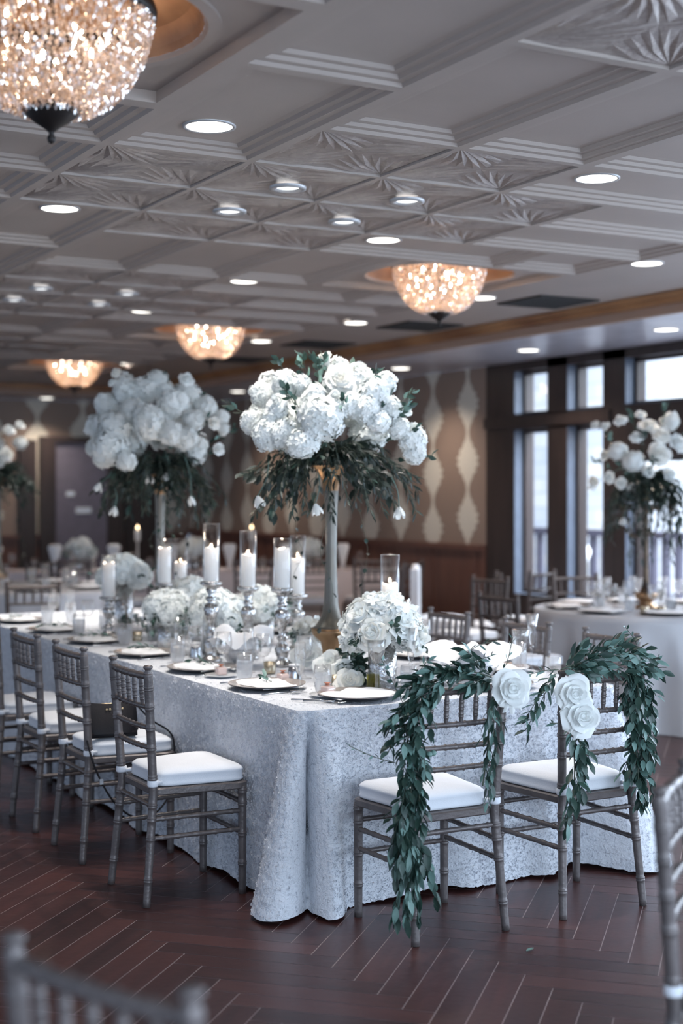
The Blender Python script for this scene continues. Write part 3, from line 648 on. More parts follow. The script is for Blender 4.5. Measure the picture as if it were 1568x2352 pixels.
# ------------------------------------------------------------------ long table with lace cloth
TX0, TX1, TY0, TY1, TZ = 2.49, 4.03, 4.79, 9.6, 0.757
t = thing('banquet_table', 'long banquet table hidden under the white lace cloth', 'table', (3.25, 7.2, 0))
d = MB(); d.box(-.74, .74, -2.36, 2.36, .715, .742); d.build('tabletop', M['red_wood'], t)
for sx in (-1, 1):
    for sy in (-1, 0, 1):
        d = MB(); d.tube([(sx*.6, sy*2.1, 0), (sx*.6, sy*2.1, .715)], .02); d.build('leg', M['bronze'], t)
def cloth_mesh(x0, x1, y0, y1, zt, res=0.011, seed=0, rough=0.006, nz=64, corner=0.07):
    per = []       # (x, y, nx, ny, cornerness, s)
    def edge(ax, ay, bx, by, nx, ny):
        L = math.hypot(bx-ax, by-ay); n = max(2, int(L/res))
        for i in range(n): q = i/n; per.append((ax+(bx-ax)*q, ay+(by-ay)*q, nx, ny))
    def arc(cx, cy, a0):
        n = 16
        for i in range(n): a = a0+PI/2*i/n; per.append((cx+corner*math.cos(a), cy+corner*math.sin(a), math.cos(a), math.sin(a)))
    c = corner
    edge(x0+c, y0, x1-c, y0, 0, -1); arc(x1-c, y0+c, -PI/2); edge(x1, y0+c, x1, y1-c, 1, 0); arc(x1-c, y1-c, 0); edge(x1-c, y1, x0+c, y1, 0, 1); arc(x0+c, y1-c, PI/2); edge(x0, y1-c, x0, y0+c, -1, 0); arc(x0+c, y0+c, PI)
    n = len(per); vs = []; fs = []
    def fold(x, y, nx, ny, h):
        # h = 0 at the table edge, 1 at the floor
        s = x*1.0+y*1.0
        o = 0.006*h+0.016*h*h
        o += 0.015*h*math.sin(s*7.3+seed)*(0.6+0.4*math.sin(s*2.1+1.3+seed))+0.008*h*math.sin(s*17+2)
        for (cx, cy) in ((x0, y0), (x1, y0), (x1, y1), (x0, y1)):
            d = math.hypot(x-cx, y-cy); o += 0.20*h*math.exp(-(d/0.11)**2)
            if (cx, cy) == (x0, y0):
                o -= 0.21*min(1, h*2.6)*math.exp(-((x-(x0+0.055-.015*h))/0.017)**2)*(1 if ny < -0.5 else 0)
                o += 0.045*min(1, h*2)*math.exp(-((x-(x0+0.125))/0.045)**2)*(1 if ny < -0.5 else 0)
        if ny < -.5:
            for q, w_, am in ((3.13, .03, -.05), (3.23, .05, .03), (3.62, .05, .05), (3.80, .05, -.055), (3.95, .06, .04)):
                o += am*h*math.exp(-((x-q)/w_)**2)
        return o
    for k in range(nz+1):
        h = k/nz
        for (x, y, nx, ny) in per:
            o = fold(x, y, nx, ny, h) if k > 0 else 0
            zb = 0.006+0.02*(0.5+0.5*math.sin((x+y)*9+seed))*(1 if rough else 0)
            z = zt*(1-h)+zb*h
            p = Vector((x+nx*o, y+ny*o, z))
            if h < 0.06:                                   # soft rolled edge
                q = 1-h/0.06; p.x -= nx*0.006*q; p.y -= ny*0.006*q
            if rough:
                dd = noise.noise(p*55)*rough+noise.noise(p*120)*rough*0.6
                p += Vector((nx, ny, 0.25))*dd
                if h > 0.97: p.z = max(0.002, p.z+noise.noise(p*90)*0.006)
            vs.append(p)
    for k in range(nz):
        for i in range(n): j = (i+1) % n; fs.append((k*n+i, (k+1)*n+i, (k+1)*n+j, k*n+j))
    # top as its own grid joined on the same mesh
    base = len(vs); st = 0.018 if rough else 0.2; nx_ = int((x1-x0)/st); ny_ = int((y1-y0)/st)
    for j in range(ny_+1):
        for i in range(nx_+1):
            x = x0+.008+(x1-x0-.016)*i/nx_; y = y0+.008+(y1-y0-.016)*j/ny_
            # round the corners in
            for (cx, cy, sx_, sy_) in ((x0, y0, 1, 1), (x1, y0, -1, 1), (x1, y1, -1, -1), (x0, y1, 1, -1)):
                ux, uy = (x-cx)*sx_, (y-cy)*sy_
                if ux < c and uy < c:
                    d = math.hypot(c-ux, c-uy)
                    if d > c-.008: f = (c-.008)/d; ux = c-(c-ux)*f; uy = c-(c-uy)*f; x = cx+ux*sx_; y = cy+uy*sy_
            z = zt+(noise.noise(Vector((x, y, 1))*60)*rough*0.35-rough*0.2 if rough else 0)
            vs.append(Vector((x, y, z)))
    for j in range(ny_):
        for i in range(nx_): a = base+j*(nx_+1)+i; fs.append((a, a+1, a+nx_+2, a+nx_+1))
    nbase = len(fs)
    if rough:                                              # tiny standing ribbon ruffles of the lace
        rr = random.Random(5)
        cand = [(k*n+i, per[i]) for k in range(1, nz) for i in range(n) if per[i][1] < 8.2 and per[i][0] < x1-.0+.1 and (per[i][1] < y0+.4 or per[i][3] < .5 and per[i][2] < .5)]
        def ribbon(p, nrm):
            d = Vector((rr.uniform(-1, 1), rr.uniform(-1, 1), rr.uniform(-1, 1))); d -= nrm*d.dot(nrm); d.normalize(); sd = nrm.cross(d)*rr.uniform(-1, 1); L = rr.uniform(.0036, .0068); H = rr.uniform(.0024, .0048)
            q = len(vs); a = p-nrm*.001
            vs.extend([a-d*L, a+sd*L*.5, a+d*L, a-d*L*.8+nrm*H+sd*.002, a+sd*L*.5+nrm*H*1.3+sd*.0015, a+d*L*.7+nrm*H])
            fs.extend([(q, q+1, q+4, q+3), (q+1, q+2, q+5, q+4)])
        for _ in range(46000):
            i, pr = rr.choice(cand); ribbon(vs[i]+Vector((rr.uniform(-.006, .006)*abs(pr[3]), rr.uniform(-.006, .006)*abs(pr[2]), rr.uniform(-.006, .006))), Vector((pr[2], pr[3], .1)).normalized())
        for _ in range(16000):
            q = Vector((rr.uniform(x0+.02, x1-.02), rr.uniform(y0+.02, 6.6), zt-.0045)); ribbon(q, Vector((0, 0, 1)))
    b = MB(); b.v = [tuple(p) for p in vs]; b.f = fs; b.m = [0]*nbase+[1]*(len(fs)-nbase); return b
cl = cloth_mesh(TX0, TX1, TY0, TY1, TZ).build('lace_tablecloth', [M['lace'], M['ruffle']], None, True)
tag(cl, 'floor-length white rosette lace cloth draping the long table', 'tablecloth')

def round_cloth(name, x, y, r, zt, m, label, group=None, folds=15, seed=0):
    b = MB(); n = 150; nz = 14; vs = []; fs = []
    rr_ = random.Random(seed); am = [rr_.uniform(.5, 1.2) for _ in range(folds)]
    for k in range(nz+1):
        h = k/nz
        for i in range(n):
            a = 2*PI*i/n; A = am[int(a/2/PI*folds) % folds]; rad = r+0.01*h+0.09*h*h+0.075*h*A*math.sin(a*folds)
            vs.append((rad*math.cos(a), rad*math.sin(a), zt*(1-h)+0.004*h))
    for k in range(nz):
        for i in range(n): j = (i+1) % n; fs.append((k*n+i, (k+1)*n+i, (k+1)*n+j, k*n+j))
    fs.append(tuple(range(n))); b.add(vs, fs)
    o = b.build(name, m, None, True, (x, y, 0)); tag(o, label, 'tablecloth', group)
    o.data.polygons[len(o.data.polygons)-1].use_smooth = False
    t = thing('round_table', 'round banquet table under the %s' % label.split(' cloth')[0].lower() + ' cloth', 'table', (x, y, 0))
    d = MB(); d.lathe([(r-.02, zt-.04), (r-.02, zt-.012)], 48); d.build('tabletop', M['red_wood'], t)
    for q in range(4):
        a = q*PI/2; d = MB(); d.tube([(r*.7*math.cos(a), r*.7*math.sin(a), 0), (r*.7*math.cos(a), r*.7*math.sin(a), zt-.04)], .02); d.build('leg', M['bronze'], t)
    return o
round_cloth('satin_tablecloth', 6.85, 7.86, 0.78, 0.757, M['satin'], 'silver white satin cloth on the right round table', seed=1)
round_cloth('satin_tablecloth', 3.72, 12.2, 0.85, 0.757, M['satin'], 'white cloth on the far left round table', seed=2)
# far banquet table with blush cloth
b = MB(); b.v = []; cm = cloth_mesh(-2.1, 2.1, -.38, .38, .757, res=.06, rough=0, nz=10, corner=.04)
o = cm.build('blush_tablecloth', M['blushcloth'], None, True, (6.1, 14.1, 0)); o.rotation_euler = (0, 0, R(-21)); tag(o, 'blush coloured cloth on the far banquet table before the damask wall', 'tablecloth')

# ------------------------------------------------------------------ leaves, sprays and blossoms
def leaf(b, p, d, up, L, W, curl=0.15):
    d = Vector(d).normalized(); up = Vector(up); s_ = d.cross(up)
    if s_.length < 1e-3: s_ = d.cross(Vector((1, 0, 0)))
    s_.normalize(); up = s_.cross(d); vs = [Vector(p)]
    for t, wv in ((0.22, 0.72), (0.5, 1.0), (0.78, 0.62)):
        c = Vector(p)+d*L*t-up*L*curl*t*t
        vs += [c-s_*W*wv*.5+up*W*.12, c, c+s_*W*wv*.5+up*W*.12]
    vs.append(Vector(p)+d*L-up*L*curl)
    b.add(vs, [(0, 2, 1), (0, 3, 2), (1, 2, 5, 4), (2, 3, 6, 5), (4, 5, 8, 7), (5, 6, 9, 8), (7, 8, 10), (8, 9, 10)])
def spray(rr, pts, n, L, W, out=0.8, k=3, jit=0.35, pale=0.2, srad=0.0014, hang=0.0):
    """a stem with leaves set along it; materials 0 stem 1 leaf 2 pale leaf"""
    b = MB(); P = smooth_pts(pts, k) if len(pts) > 2 else [Vector(p) for p in pts]
    b.mi = 0; b.tube(P, [srad]*len(P), 5)
    for i in range(n):
        t = (i+0.6)/n*(len(P)-1); q = min(int(t), len(P)-2); p = P[q].lerp(P[q+1], t-q); d = (P[q+1]-P[q]).normalized()
        a = i*2.4+rr.uniform(-.6, .6); s_ = d.cross(Vector((0, 0, 1)))
        if s_.length < .05: s_ = d.cross(Vector((1, 0, 0)))
        s_.normalize(); u = s_.cross(d); o = s_*math.cos(a)+u*math.sin(a)
        dd = (d+o*out+Vector((rr.uniform(-jit, jit), rr.uniform(-jit, jit), rr.uniform(-jit, jit)-hang))).normalized()
        b.mi = 2 if rr.random() < pale else 1
        f = rr.uniform(.75, 1.2); leaf(b, p, dd, o+Vector((0, 0, .6))+Vector((rr.uniform(-.5, .5),)*3), L*f, W*f, rr.uniform(.05, .3))
    return b
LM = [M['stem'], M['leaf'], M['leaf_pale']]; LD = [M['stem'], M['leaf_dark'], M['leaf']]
def hydrangea_mesh(seed, r=0.078, n=150):
    rr = random.Random(seed); b = MB()
    for i in range(n):
        z = 1-1.75*(i+.5)/n; q = i*2.39996; h = math.sqrt(max(0, 1-z*z)); d = Vector((h*math.cos(q), h*math.sin(q), z))
        bulge = 1+0.24*noise.noise(d*2.1+Vector((seed*3.1, 0, 0)))+0.12*noise.noise(d*5+Vector((0, seed, 0)))+rr.uniform(-.10, .06)
        X = Matrix.Translation(d*r*bulge) @ align(d+Vector((rr.uniform(-.3, .3), rr.uniform(-.3, .3), rr.uniform(-.3, .3))), rr.uniform(0, PI)); s = r*rr.uniform(.20, .30)
        for k in range(4):
            a = k*PI/2; ca, sa = math.cos(a), math.sin(a)
            def P(x, y, zz): return (ca*x-sa*y, sa*x+ca*y, zz)
            b.add([P(0, 0, -.002), P(.45*s, -.42*s, .0), P(1.0*s, -.36*s, .0012), P(1.12*s, 0, -.001), P(1.0*s, .36*s, .0012), P(.45*s, .42*s, .0)], [(0, 1, 2, 3), (0, 3, 4, 5)], X)
    b.lathe([(0, -r*.5), (r*.36, -r*.34), (r*.52, 0), (r*.36, r*.38), (0, r*.54)], 12)
    return b.mesh('hydrangea_head', M['petal'], False)
def rose_mesh(seed, r=0.045, openness=1.0):
    rr = random.Random(seed); b = MB(); nu, nv = 7, 6; layers = [(3, .17, .95, .1), (3, .33, 1.02, .25), (4, .54, .98, .5), (4, .80, .80, 1.0), (4, 1.05, .42, 1.7)]
    for li, (cnt, rad, hh, flare) in enumerate(layers):
        a0 = rr.uniform(0, 6)
        for k in range(cnt):
            ac = a0+2*PI*k/cnt+rr.uniform(-.25, .25); span = PI/cnt*1.5; hv = rr.uniform(.86, 1.12); fl = flare*rr.uniform(.6, 1.5); wob = rr.uniform(-.12, .12)
            def P(i, j):
                u = i/(nu-1)*2-1; v = j/(nv-1); w_ = (1-.30*v*v-.9*max(0, v-.6)*abs(u))
                a = ac+u*span*w_; R_ = r*rad*(0.35+0.65*math.sin(min(1, v*1.2)*PI/2))+r*.30*fl*openness*max(0, v-.45)**1.3*1.6+r*wob*u*v*.6
                R_ += r*.02*(k % 2); z = r*(1.15*hh*hv*(v**.9)-.34*fl*openness*max(0, v-.6)*(.5+u*u*1.2))-r*.1*u*u*v
                return (R_*math.cos(a), R_*math.sin(a), z-r*.35)
            b.grid(P, nu, nv)
    b.lathe([(0, -r*.4), (r*.5, -r*.3), (r*.75, 0), (r*.55, r*.35), (0, r*.4)], 12)
    return b.mesh('rose_bloom', M['petal'], True)
HYD = [hydrangea_mesh(k) for k in range(6)]; ROS = [rose_mesh(k) for k in range(3)]; 
for k, m_ in enumerate(ROS): m_.materials[0] = M['petal2'] if k == 1 else M['petal']
def tulip_mesh():
    b = MB()
    for k in range(5):
        a = k*2*PI/5
        def P(i, j):
            u = i/4*2-1; v = j/4; r_ = .005+.014*math.sin(v*PI*.62)+.006*v; aa = a+u*.75*(1-.6*v*v); return (r_*math.cos(aa), r_*math.sin(aa), .045*v)
        b.grid(P, 5, 5)
    return b.mesh('hanging_bloom', M['petal'], True)
TUL = tulip_mesh()
CAMR = Vector((CT, -ST, 0)); CAMF = Vector((ST, CT, 0))
def bouquet(name, label, loc, heads, roses, seed, green=34, width=0.40, drop=0.28, vines=3, blooms=(), group=None, top=()):
    rr = random.Random(seed); t = thing(name, label, 'flower arrangement', loc, 0, group)
    for (x, z, dep, r) in heads:
        p = CAMR*x-CAMF*dep+Vector((0, 0, z)); d = Vector((p.x, p.y, z*0.9+.02)).normalized()
        o = link('hydrangea_head', rr.choice(HYD), t, p); o.rotation_euler = align(d, rr.uniform(0, 6)).to_euler(); o.scale = tuple(r/0.078*rr.uniform(.88, 1.16) for _ in range(3))
    for (x, z, dep, r) in roses:
        p = CAMR*x-CAMF*dep+Vector((0, 0, z)); d = Vector((p.x, p.y, z*.7)).normalized()-CAMF*.5
        o = link('rose_bloom', rr.choice(ROS), t, p); o.rotation_euler = align(d, rr.uniform(0, 6)).to_euler(); o.scale = (r/0.045,)*3
    for k in range(green):
        a = rr.uniform(0, 2*PI); e = width*rr.uniform(.6, 1.02); dz = -drop*rr.uniform(.15, 1.0)
        r0 = .04; pts = [(r0*math.cos(a), r0*math.sin(a), .03), (e*.5*math.cos(a+.1), e*.5*math.sin(a+.1), .07+rr.uniform(-.03, .04)), (e*.85*math.cos(a+.2), e*.85*math.sin(a+.2), -.01+dz*.3), (e*math.cos(a+.25), e*math.sin(a+.25), dz)]
        broad = k % 3 == 0
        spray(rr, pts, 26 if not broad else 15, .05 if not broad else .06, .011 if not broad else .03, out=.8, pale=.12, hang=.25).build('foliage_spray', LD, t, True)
    for k in range(0, len(heads), 2):
        x, z, dep, r = heads[k]; p = CAMR*(x+r*.8)-CAMF*(dep*.9)+Vector((0, 0, z-r*.5)); d = p.normalized()
        spray(rr, [p*.7, p*.95, p+d*.05+Vector((0, 0, .01))], 7, .045, .022, out=1.0, pale=.2).build('leaf_sprig', LM, t, True)
    for k in range(green//2):
        a = rr.uniform(0, 2*PI); e = width*rr.uniform(.35, .75); dz = -rr.uniform(.0, .13)
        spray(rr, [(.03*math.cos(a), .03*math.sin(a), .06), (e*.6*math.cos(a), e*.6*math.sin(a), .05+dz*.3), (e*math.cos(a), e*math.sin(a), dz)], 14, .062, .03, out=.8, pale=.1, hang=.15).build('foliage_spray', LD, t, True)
    for (x, z, dep, L) in top:
        p = CAMR*x-CAMF*dep+Vector((0, 0, z)); d = p.normalized()
        spray(rr, [p*.75, p, p+d*L*.5, p+d*L], 9, .045, .024, out=1.0, pale=.3).build('leaf_sprig', LM, t, True)
    for k in range(vines):
        a = rr.uniform(0, 2*PI); e = rr.uniform(.12, .3); x, y = e*math.cos(a), e*math.sin(a); L = rr.uniform(.4, .72)
        pts = [(x*.5, y*.5, 0)]+[(x+.05*math.sin(q*1.7+k)+.02*rr.uniform(-1, 1), y+.05*math.cos(q*1.3+k), -.08-L*q/6) for q in range(7)]
        spray(rr, pts, 11, .026, .022, out=1.2, pale=.15, srad=.0009, hang=.4).build('trailing_vine', LD, t, True)
    for (x, z, dep, x0, z0) in blooms:
        p = CAMR*x-CAMF*dep+Vector((0, 0, z)); q = CAMR*x0-CAMF*dep*.8+Vector((0, 0, z0))
        sb = MB(); sb.tube(smooth_pts([q, q.lerp(p, .5)+CAMR*.015, p], 4), .0022, 6); so = sb.build('bloom_stem', M['leaf_pale'], t, True)
        o = link('hanging_bloom', TUL, t, p); o.rotation_euler = (PI-.3, .3*rr.uniform(-1, 1), rr.uniform(0, 6)); o.scale = (1.15,)*3
    return t
def dome_depth(x, z, rx=.42, rz=.42, k=.32): return k*math.sqrt(max(0.02, 1-(x/rx)**2-((z-.05)/rz)**2))
def zc(zx, zy, cx=741, cy=812, s=2.85, dist=6.75): return ((zx-cx)/s*dist/3320, -(zy-cy)/s*dist/3320)
H1 = []
for zx, zy, r in ((300, 375, 70), (450, 320, 78), (560, 330, 60), (250, 560, 82), (345, 640, 80), (440, 640, 80), (680, 545, 115), (560, 700, 85), (640, 410, 65), (400, 480, 62), (800, 230, 70), (900, 300, 75), (1000, 400, 95), (1090, 300, 65),
                  (1110, 470, 75), (860, 450, 75), (960, 480, 80), (1040, 560, 70), (1170, 600, 62), (1265, 670, 82), (1275, 750, 62), (700, 150, 36), (360, 540, 60), (770, 320, 70), (640, 620, 70)):
    x, z = zc(zx, zy); H1.append((x, z, dome_depth(x, z), r/2.85*6.75/3320*1.1))
R1 = []
for zx, zy, r in ((810, 300, 80), (920, 250, 70), (770, 425, 44), (1230, 480, 30), (720, 115, 22), (680, 130, 20), (400, 440, 48)):
    x, z = zc(zx, zy); R1.append((x, z, dome_depth(x, z)+.05, r/2.85*6.75/3320))
rr_ = random.Random(11)
BK = [(rr_.uniform(-.3, .3), rr_.uniform(.12, .36), -rr_.uniform(.1, .26), .085) for _ in range(9)]
T1 = [(zc(zx, zy)[0], zc(zx, zy)[1], dome_depth(*zc(zx, zy))+.07, L) for zx, zy, L in ((660, 250, .05), (700, 210, .05), (570, 190, .05), (520, 440, .04), (480, 400, .04), (430, 210, .04), (1200, 420, .07), (1180, 500, .06), (150, 480, .06), (1020, 260, .03), (640, 200, .05), (560, 230, .04), (820, 450, .03))]
B1 = [(x, z, .12, x*.85, z+.16) for x, z in (zc(270, 1030), zc(640, 1080), zc(1180, 1100))]
bouquet('tall_bouquet', 'sharp white hydrangea bouquet crowning the central gold trumpet vase', (3.25, 5.92, 1.715), H1+BK, R1, 5, green=62, width=.42, drop=.26, vines=4, blooms=B1, group='tall hydrangea bouquets', top=T1)
H2 = []
for zx, zy, r in ((650, 390, 70), (720, 520, 90), (600, 520, 65), (600, 640, 60), (700, 640, 85), (770, 300, 80), (880, 300, 90), (980, 310, 70), (930, 500, 95), (1060, 400, 80), (1130, 320, 75), (1230, 400, 75), (1060, 560, 75), (1140, 590, 65), (1180, 480, 60), (800, 720, 55), (660, 700, 55), (830, 430, 70), (950, 230, 55), (1330, 460, 45), (1340, 530, 35)):
    x, z = zc(zx, zy, 960, 790, 2.613, 8.6); H2.append((x, z, dome_depth(x, z), r/2.613*8.6/3320*1.03))
R2 = [(zc(zx, zy, 960, 790, 2.613, 8.6)[0], zc(zx, zy, 960, 790, 2.613, 8.6)[1], .2, r/2.613*8.6/3320) for zx, zy, r in ((727, 205, 24), (705, 262, 20), (1300, 500, 30), (1140, 240, 35), (1330, 650, 30))]
B2 = [(zc(zx, zy, 960, 790, 2.613, 8.6)[0], zc(zx, zy, 960, 790, 2.613, 8.6)[1], .16, zc(qx, qy, 960, 790, 2.613, 8.6)[0], zc(qx, qy, 960, 790, 2.613, 8.6)[1]) for zx, zy, qx, qy in ((915, 800, 860, 640), (1160, 930, 1120, 690), (715, 990, 700, 860), (625, 850, 690, 780), (1025, 790, 1000, 650))]
bouquet('tall_bouquet', 'white hydrangea bouquet on the second tall vase, behind left of the centre', (3.25, 8.03, 1.69), H2+BK, R2, 9, green=44, width=.40, drop=.32, vines=4, blooms=B2, group='tall hydrangea bouquets')
rr_ = random.Random(21)
def cloud(n, w, h, r, z0=.1): return [(rr_.uniform(-w, w), z0+rr_.uniform(0, h), rr_.uniform(-.2, .22), r*rr_.uniform(.7, 1.2)) for _ in range(n)]
bouquet('airy_bouquet', 'loose bouquet of round white blooms on the right table before the windows', (6.85, 7.86, 1.62), [(-.22, .24, .12, .06), (-.13, .17, .2, .065), (.3, .1, .1, .055), (.16, .45, .05, .06)], 
        [(-.30, .42, .05, .028), (-.2, .46, .1, .036), (-.36, .43, 0, .028), (-.05, .50, .05, .032), (0, .42, .1, .05), (.08, .35, .15, .05), (.14, .44, .05, .042), (.05, .22, .2, .062), (.2, .30, .1, .058), (.3, .40, .1, .04), (-.10, .34, .15, .034), (-.28, .06, .1, .034), (-.2, .02, .12, .034), (-.38, .03, .05, .034), (.4, .32, .05, .045), (.36, .20, .1, .045), (-.3, .22, .05, .03), (-.02, .1, .15, .035), (.14, .08, .12, .04), (-.12, -.02, .1, .03)], 14, green=60, width=.33, drop=.55, vines=2,
        blooms=[(-.18, -.22, .1, -.1, .1), (.32, -.2, .1, .2, .1), (-.38, .02, .05, -.2, .12)], group='bouquets on the other tables', top=[(-.25, .3, .1, .08), (-.05, .3, .15, .08), (.1, .5, .1, .06), (.25, .2, .12, .08), (-.15, .1, .1, .08), (0, .15, .2, .08), (-.32, .15, .08, .08), (.2, .0, .15, .08), (.33, .45, .05, .06), (-.1, .45, .05, .07)])
bouquet('airy_bouquet', 'blurred white bouquet cut by the left edge above the far left table', (3.50, 12.36, 1.72), cloud(9, .2, .30, .062), cloud(9, .22, .38, .04), 17, green=36, width=.34, drop=.3, vines=1, group='bouquets on the other tables')

def vase(name, label, loc, h, base=.0, top=.085, matl='vase', thin=1.0):
    t = thing(name, label, 'vase', loc)
    b = MB(); b.lathe([(.0, h-.12), (.024, h-.12), (.03, h-.08), (.045, h-.04), (top-.006, h), (top, h+.004), (top+.002, h), (.05, h-.05), (.036, h-.10), (.030, h-.2), (.026, h*.55), (.028, base+.30), (.034, base+.16), (.045, base+.10), (.072, base+.055), (.088, base+.045), (.0, base+.04)], 32)
    b.v = [(p[0]*thin, p[1]*thin, p[2]) for p in b.v]; b.build('trumpet_body', M[matl], t, True)
    if thin < 1:
        for k in range(5):
            a = k*2*PI/5+.4; c = b_ = MB(); c.tube(smooth_pts([(.01*math.cos(a), .01*math.sin(a), h-.32), (.10*math.cos(a), .10*math.sin(a), h-.38), (.17*math.cos(a), .17*math.sin(a), h-.30), (.18*math.cos(a), .18*math.sin(a), h-.2)], 6), .006, 6); c.lathe([(0, h-.2), (.025, h-.195), (.028, h-.15), (.026, h-.15), (.022, h-.19), (0, h-.195)], 12, Matrix.Translation((.18*math.cos(a), .18*math.sin(a), 0))); c.build('branch_arm', M[matl], t, True)
    b = MB(); b.lathe([(.0325, h-.135), (.0378, h-.098), (.044, h-.072), (.0525, h-.049), (top+.003, h-.001)], 32, cap=False); b.build('mouth_warm_reflection', M['copper'], t, True)  # copper band paints the warm reflection onto the vase top
    b = MB(); b.lathe([(0, 0), (.085, 0), (.085, .012), (.052, .025), (.042, base*.5+.01), (.05, base*.85), (.088, base+.015), (.094, base+.045), (0, base+.045)], 32); b.build('vase_foot', M['copper'], t, True)
    return t
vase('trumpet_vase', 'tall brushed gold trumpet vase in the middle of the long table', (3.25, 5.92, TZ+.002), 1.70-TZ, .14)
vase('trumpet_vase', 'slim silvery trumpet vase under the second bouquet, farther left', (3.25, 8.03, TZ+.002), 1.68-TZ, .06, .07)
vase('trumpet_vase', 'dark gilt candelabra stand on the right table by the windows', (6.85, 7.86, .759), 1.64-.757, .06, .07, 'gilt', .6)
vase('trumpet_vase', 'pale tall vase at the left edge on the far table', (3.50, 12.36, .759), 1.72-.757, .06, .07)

# ------------------------------------------------------------------ candles
def candle_set(k, x, y, gt, ct, cb, who):
    hz = cb-TZ-.012
    t = thing('mercury_candlestick', 'mottled silver glass candlestick %s' % who, 'candlestick', (x, y, TZ+.002), 0, 'mercury glass candlesticks')
    b = MB(); s = hz/0.36
    b.lathe([(0, 0), (.052, 0), (.054, .008), (.040, .018), (.022, .035), (.030, .055), (.036, .07*s+.01), (.026, .10*s), (.015, .115*s), (.024, .125*s), (.026, .135*s), (.014, .145*s), (.020, .165*s), (.034, .215*s), (.038, .24*s), (.030, .258*s), (.016, .268*s), (.024, .280*s), (.024, .290*s), (.014, .30*s), (.026, .325*s), (.024, .335*s), (.030, hz-.022), (.052, hz-.010), (.054, hz), (0, hz)], 40, flute=14, fa=.035, twist=18)
    b.build('holder_stem', M['mercury'], t, True)
    b = MB(); b.lathe([(0, 0), (.0535, 0), (.0535, .004), (0, .004)], 32); b.build('holder_cup', M['mercury'], t, True, (0, 0, hz))
    zb = cb-.004
    t = thing('hurricane_glass', 'clear glass cylinder round the candle %s' % who, 'candle glass', (x, y, zb), 0, 'hurricane glasses')
    H = gt-cb; b = MB(); b.lathe([(.041, 0), (.0425, .002), (.0425, H), (.041, H+.001), (.0395, H), (.0395, .003)], 40, cap=False); b.build('cylinder', M['hurricane'], t, True)
    b = MB(); b.lathe([(.0395, H-.002), (.0405, H+.0015), (.0428, H+.0015), (.0432, H-.002)], 40, cap=False); b.build('rim', M['hurricane'], t, True)
    h = ct-cb; t = thing('pillar_candle', 'white pillar candle %s' % who, 'candle', (x, y, zb), 0, 'white pillar candles')
    rr = random.Random(k); b = MB(); n = 32; vs = []
    prof = [(0, 0), (.034, 0), (.035, .003), (.035, h*.5), (.035, h-.006), (.0335, h), (.0305, h-.002), (.029, h-.018), (.02, h-.026), (0, h-.026)]
    b.lathe(prof, n); b.v = [(p[0], p[1], p[2]+(.004*math.sin(3*math.atan2(p[1], p[0])+k) if p[2] > h-.007 and math.hypot(p[0], p[1]) > .03 else 0)) for p in b.v]
    b.build('wax', M['wax'], t, True)
    b = MB(); b.tube([(0, 0, h-.026), (.001, 0, h-.012)], .0012, 5); b.build('wick', M['wick'], t)
    b = MB(); b.lathe([(0, h-.020), (.002, h-.016), (.0024, h-.011), (.0012, h-.005), (0, h-.001)], 10); b.build('flame', M['flame'], t, True)
    l = bpy.data.lights.new('candle_light', 'POINT'); l.energy = 1.5; l.color = (1, .76, .56); l.shadow_soft_size = .008
    lo = bpy.data.objects.new('candle_light', l); C.objects.link(lo); lo.location = (x, y, zb+h-.008)
for k, a in enumerate([(2.846, 7.802, 1.227, 1.182, 0.99, 'farthest left, standing lowest'), (3.046, 7.462, 1.322, 1.274, 1.081, 'in front of the second vase stem'), (3.358, 7.975, 1.303, 1.163, 0.976, 'short and half hidden, third from the left'),
        (2.863, 6.419, 1.428, 1.312, 1.15, 'whose glass reaches highest of all'), (3.06, 6.42, 1.391, 1.276, 1.119, 'midway between the highest and the twisted-stem one'), (3.072, 6.073, 1.363, 1.318, 1.133, 'on the sharply seen twisted stem'),
        (3.458, 6.659, 1.356, 1.239, 1.054, 'just left of the trumpet vase, behind another'), (3.23, 5.355, 1.311, 1.188, 1.032, 'right of the trumpet vase, behind the dome bouquet')]): candle_set(k, *a)

# ------------------------------------------------------------------ low bouquets
def low_bouquet(x, y, r, label, seed, nh, nr, vh=.15, vase_=True, z0=TZ, green=10, rs=.045, hs=.07):
    rr = random.Random(seed)
    if vase_:
        t = thing('cylinder_vase', 'silver cylinder vase under the %s' % ' '.join(label.split()[:9]), 'vase', (x, y, z0+.002)); b = MB()
        b.lathe([(0, 0), (.058, 0), (.060, .004), (.060, vh), (.056, vh), (.056, .01), (0, .01)], 32); b.build('vase_body', M['mercury'], t, True)
    t = thing('low_bouquet', label, 'flower arrangement', (x, y, z0+vh+.004), 0, 'low white bouquets')
    def place(nm, meshes, n, base, s0, zlo, out):
        for k in range(n):
            q = k*2.399+seed; zz = zlo+(1-zlo)*(k+.5)/n; h = math.sqrt(max(0, 1-zz*zz)); d = Vector((h*math.cos(q), h*math.sin(q), zz))
            o = link(nm, rr.choice(meshes), t, d*r*out+Vector((0, 0, r*.12))); o.rotation_euler = align(d, rr.uniform(0, 6)).to_euler(); o.scale = (rr.uniform(.85, 1.15)*s0/base,)*3
    place('hydrangea_head', HYD, nh, .078, hs, .05, .62)
    place('rose_bloom', ROS, nr, .045, rs, -.05, .86)
    for k in range(green):
        a = rr.uniform(0, 2*PI); e = r*rr.uniform(.95, 1.25)
        spray(rr, [(0, 0, .0), (e*.6*math.cos(a), e*.6*math.sin(a), r*.35), (e*math.cos(a), e*math.sin(a), r*rr.uniform(-.1, .6))], 10, .04, .02, out=.9, pale=.25).build('foliage_spray', LM, t, True)
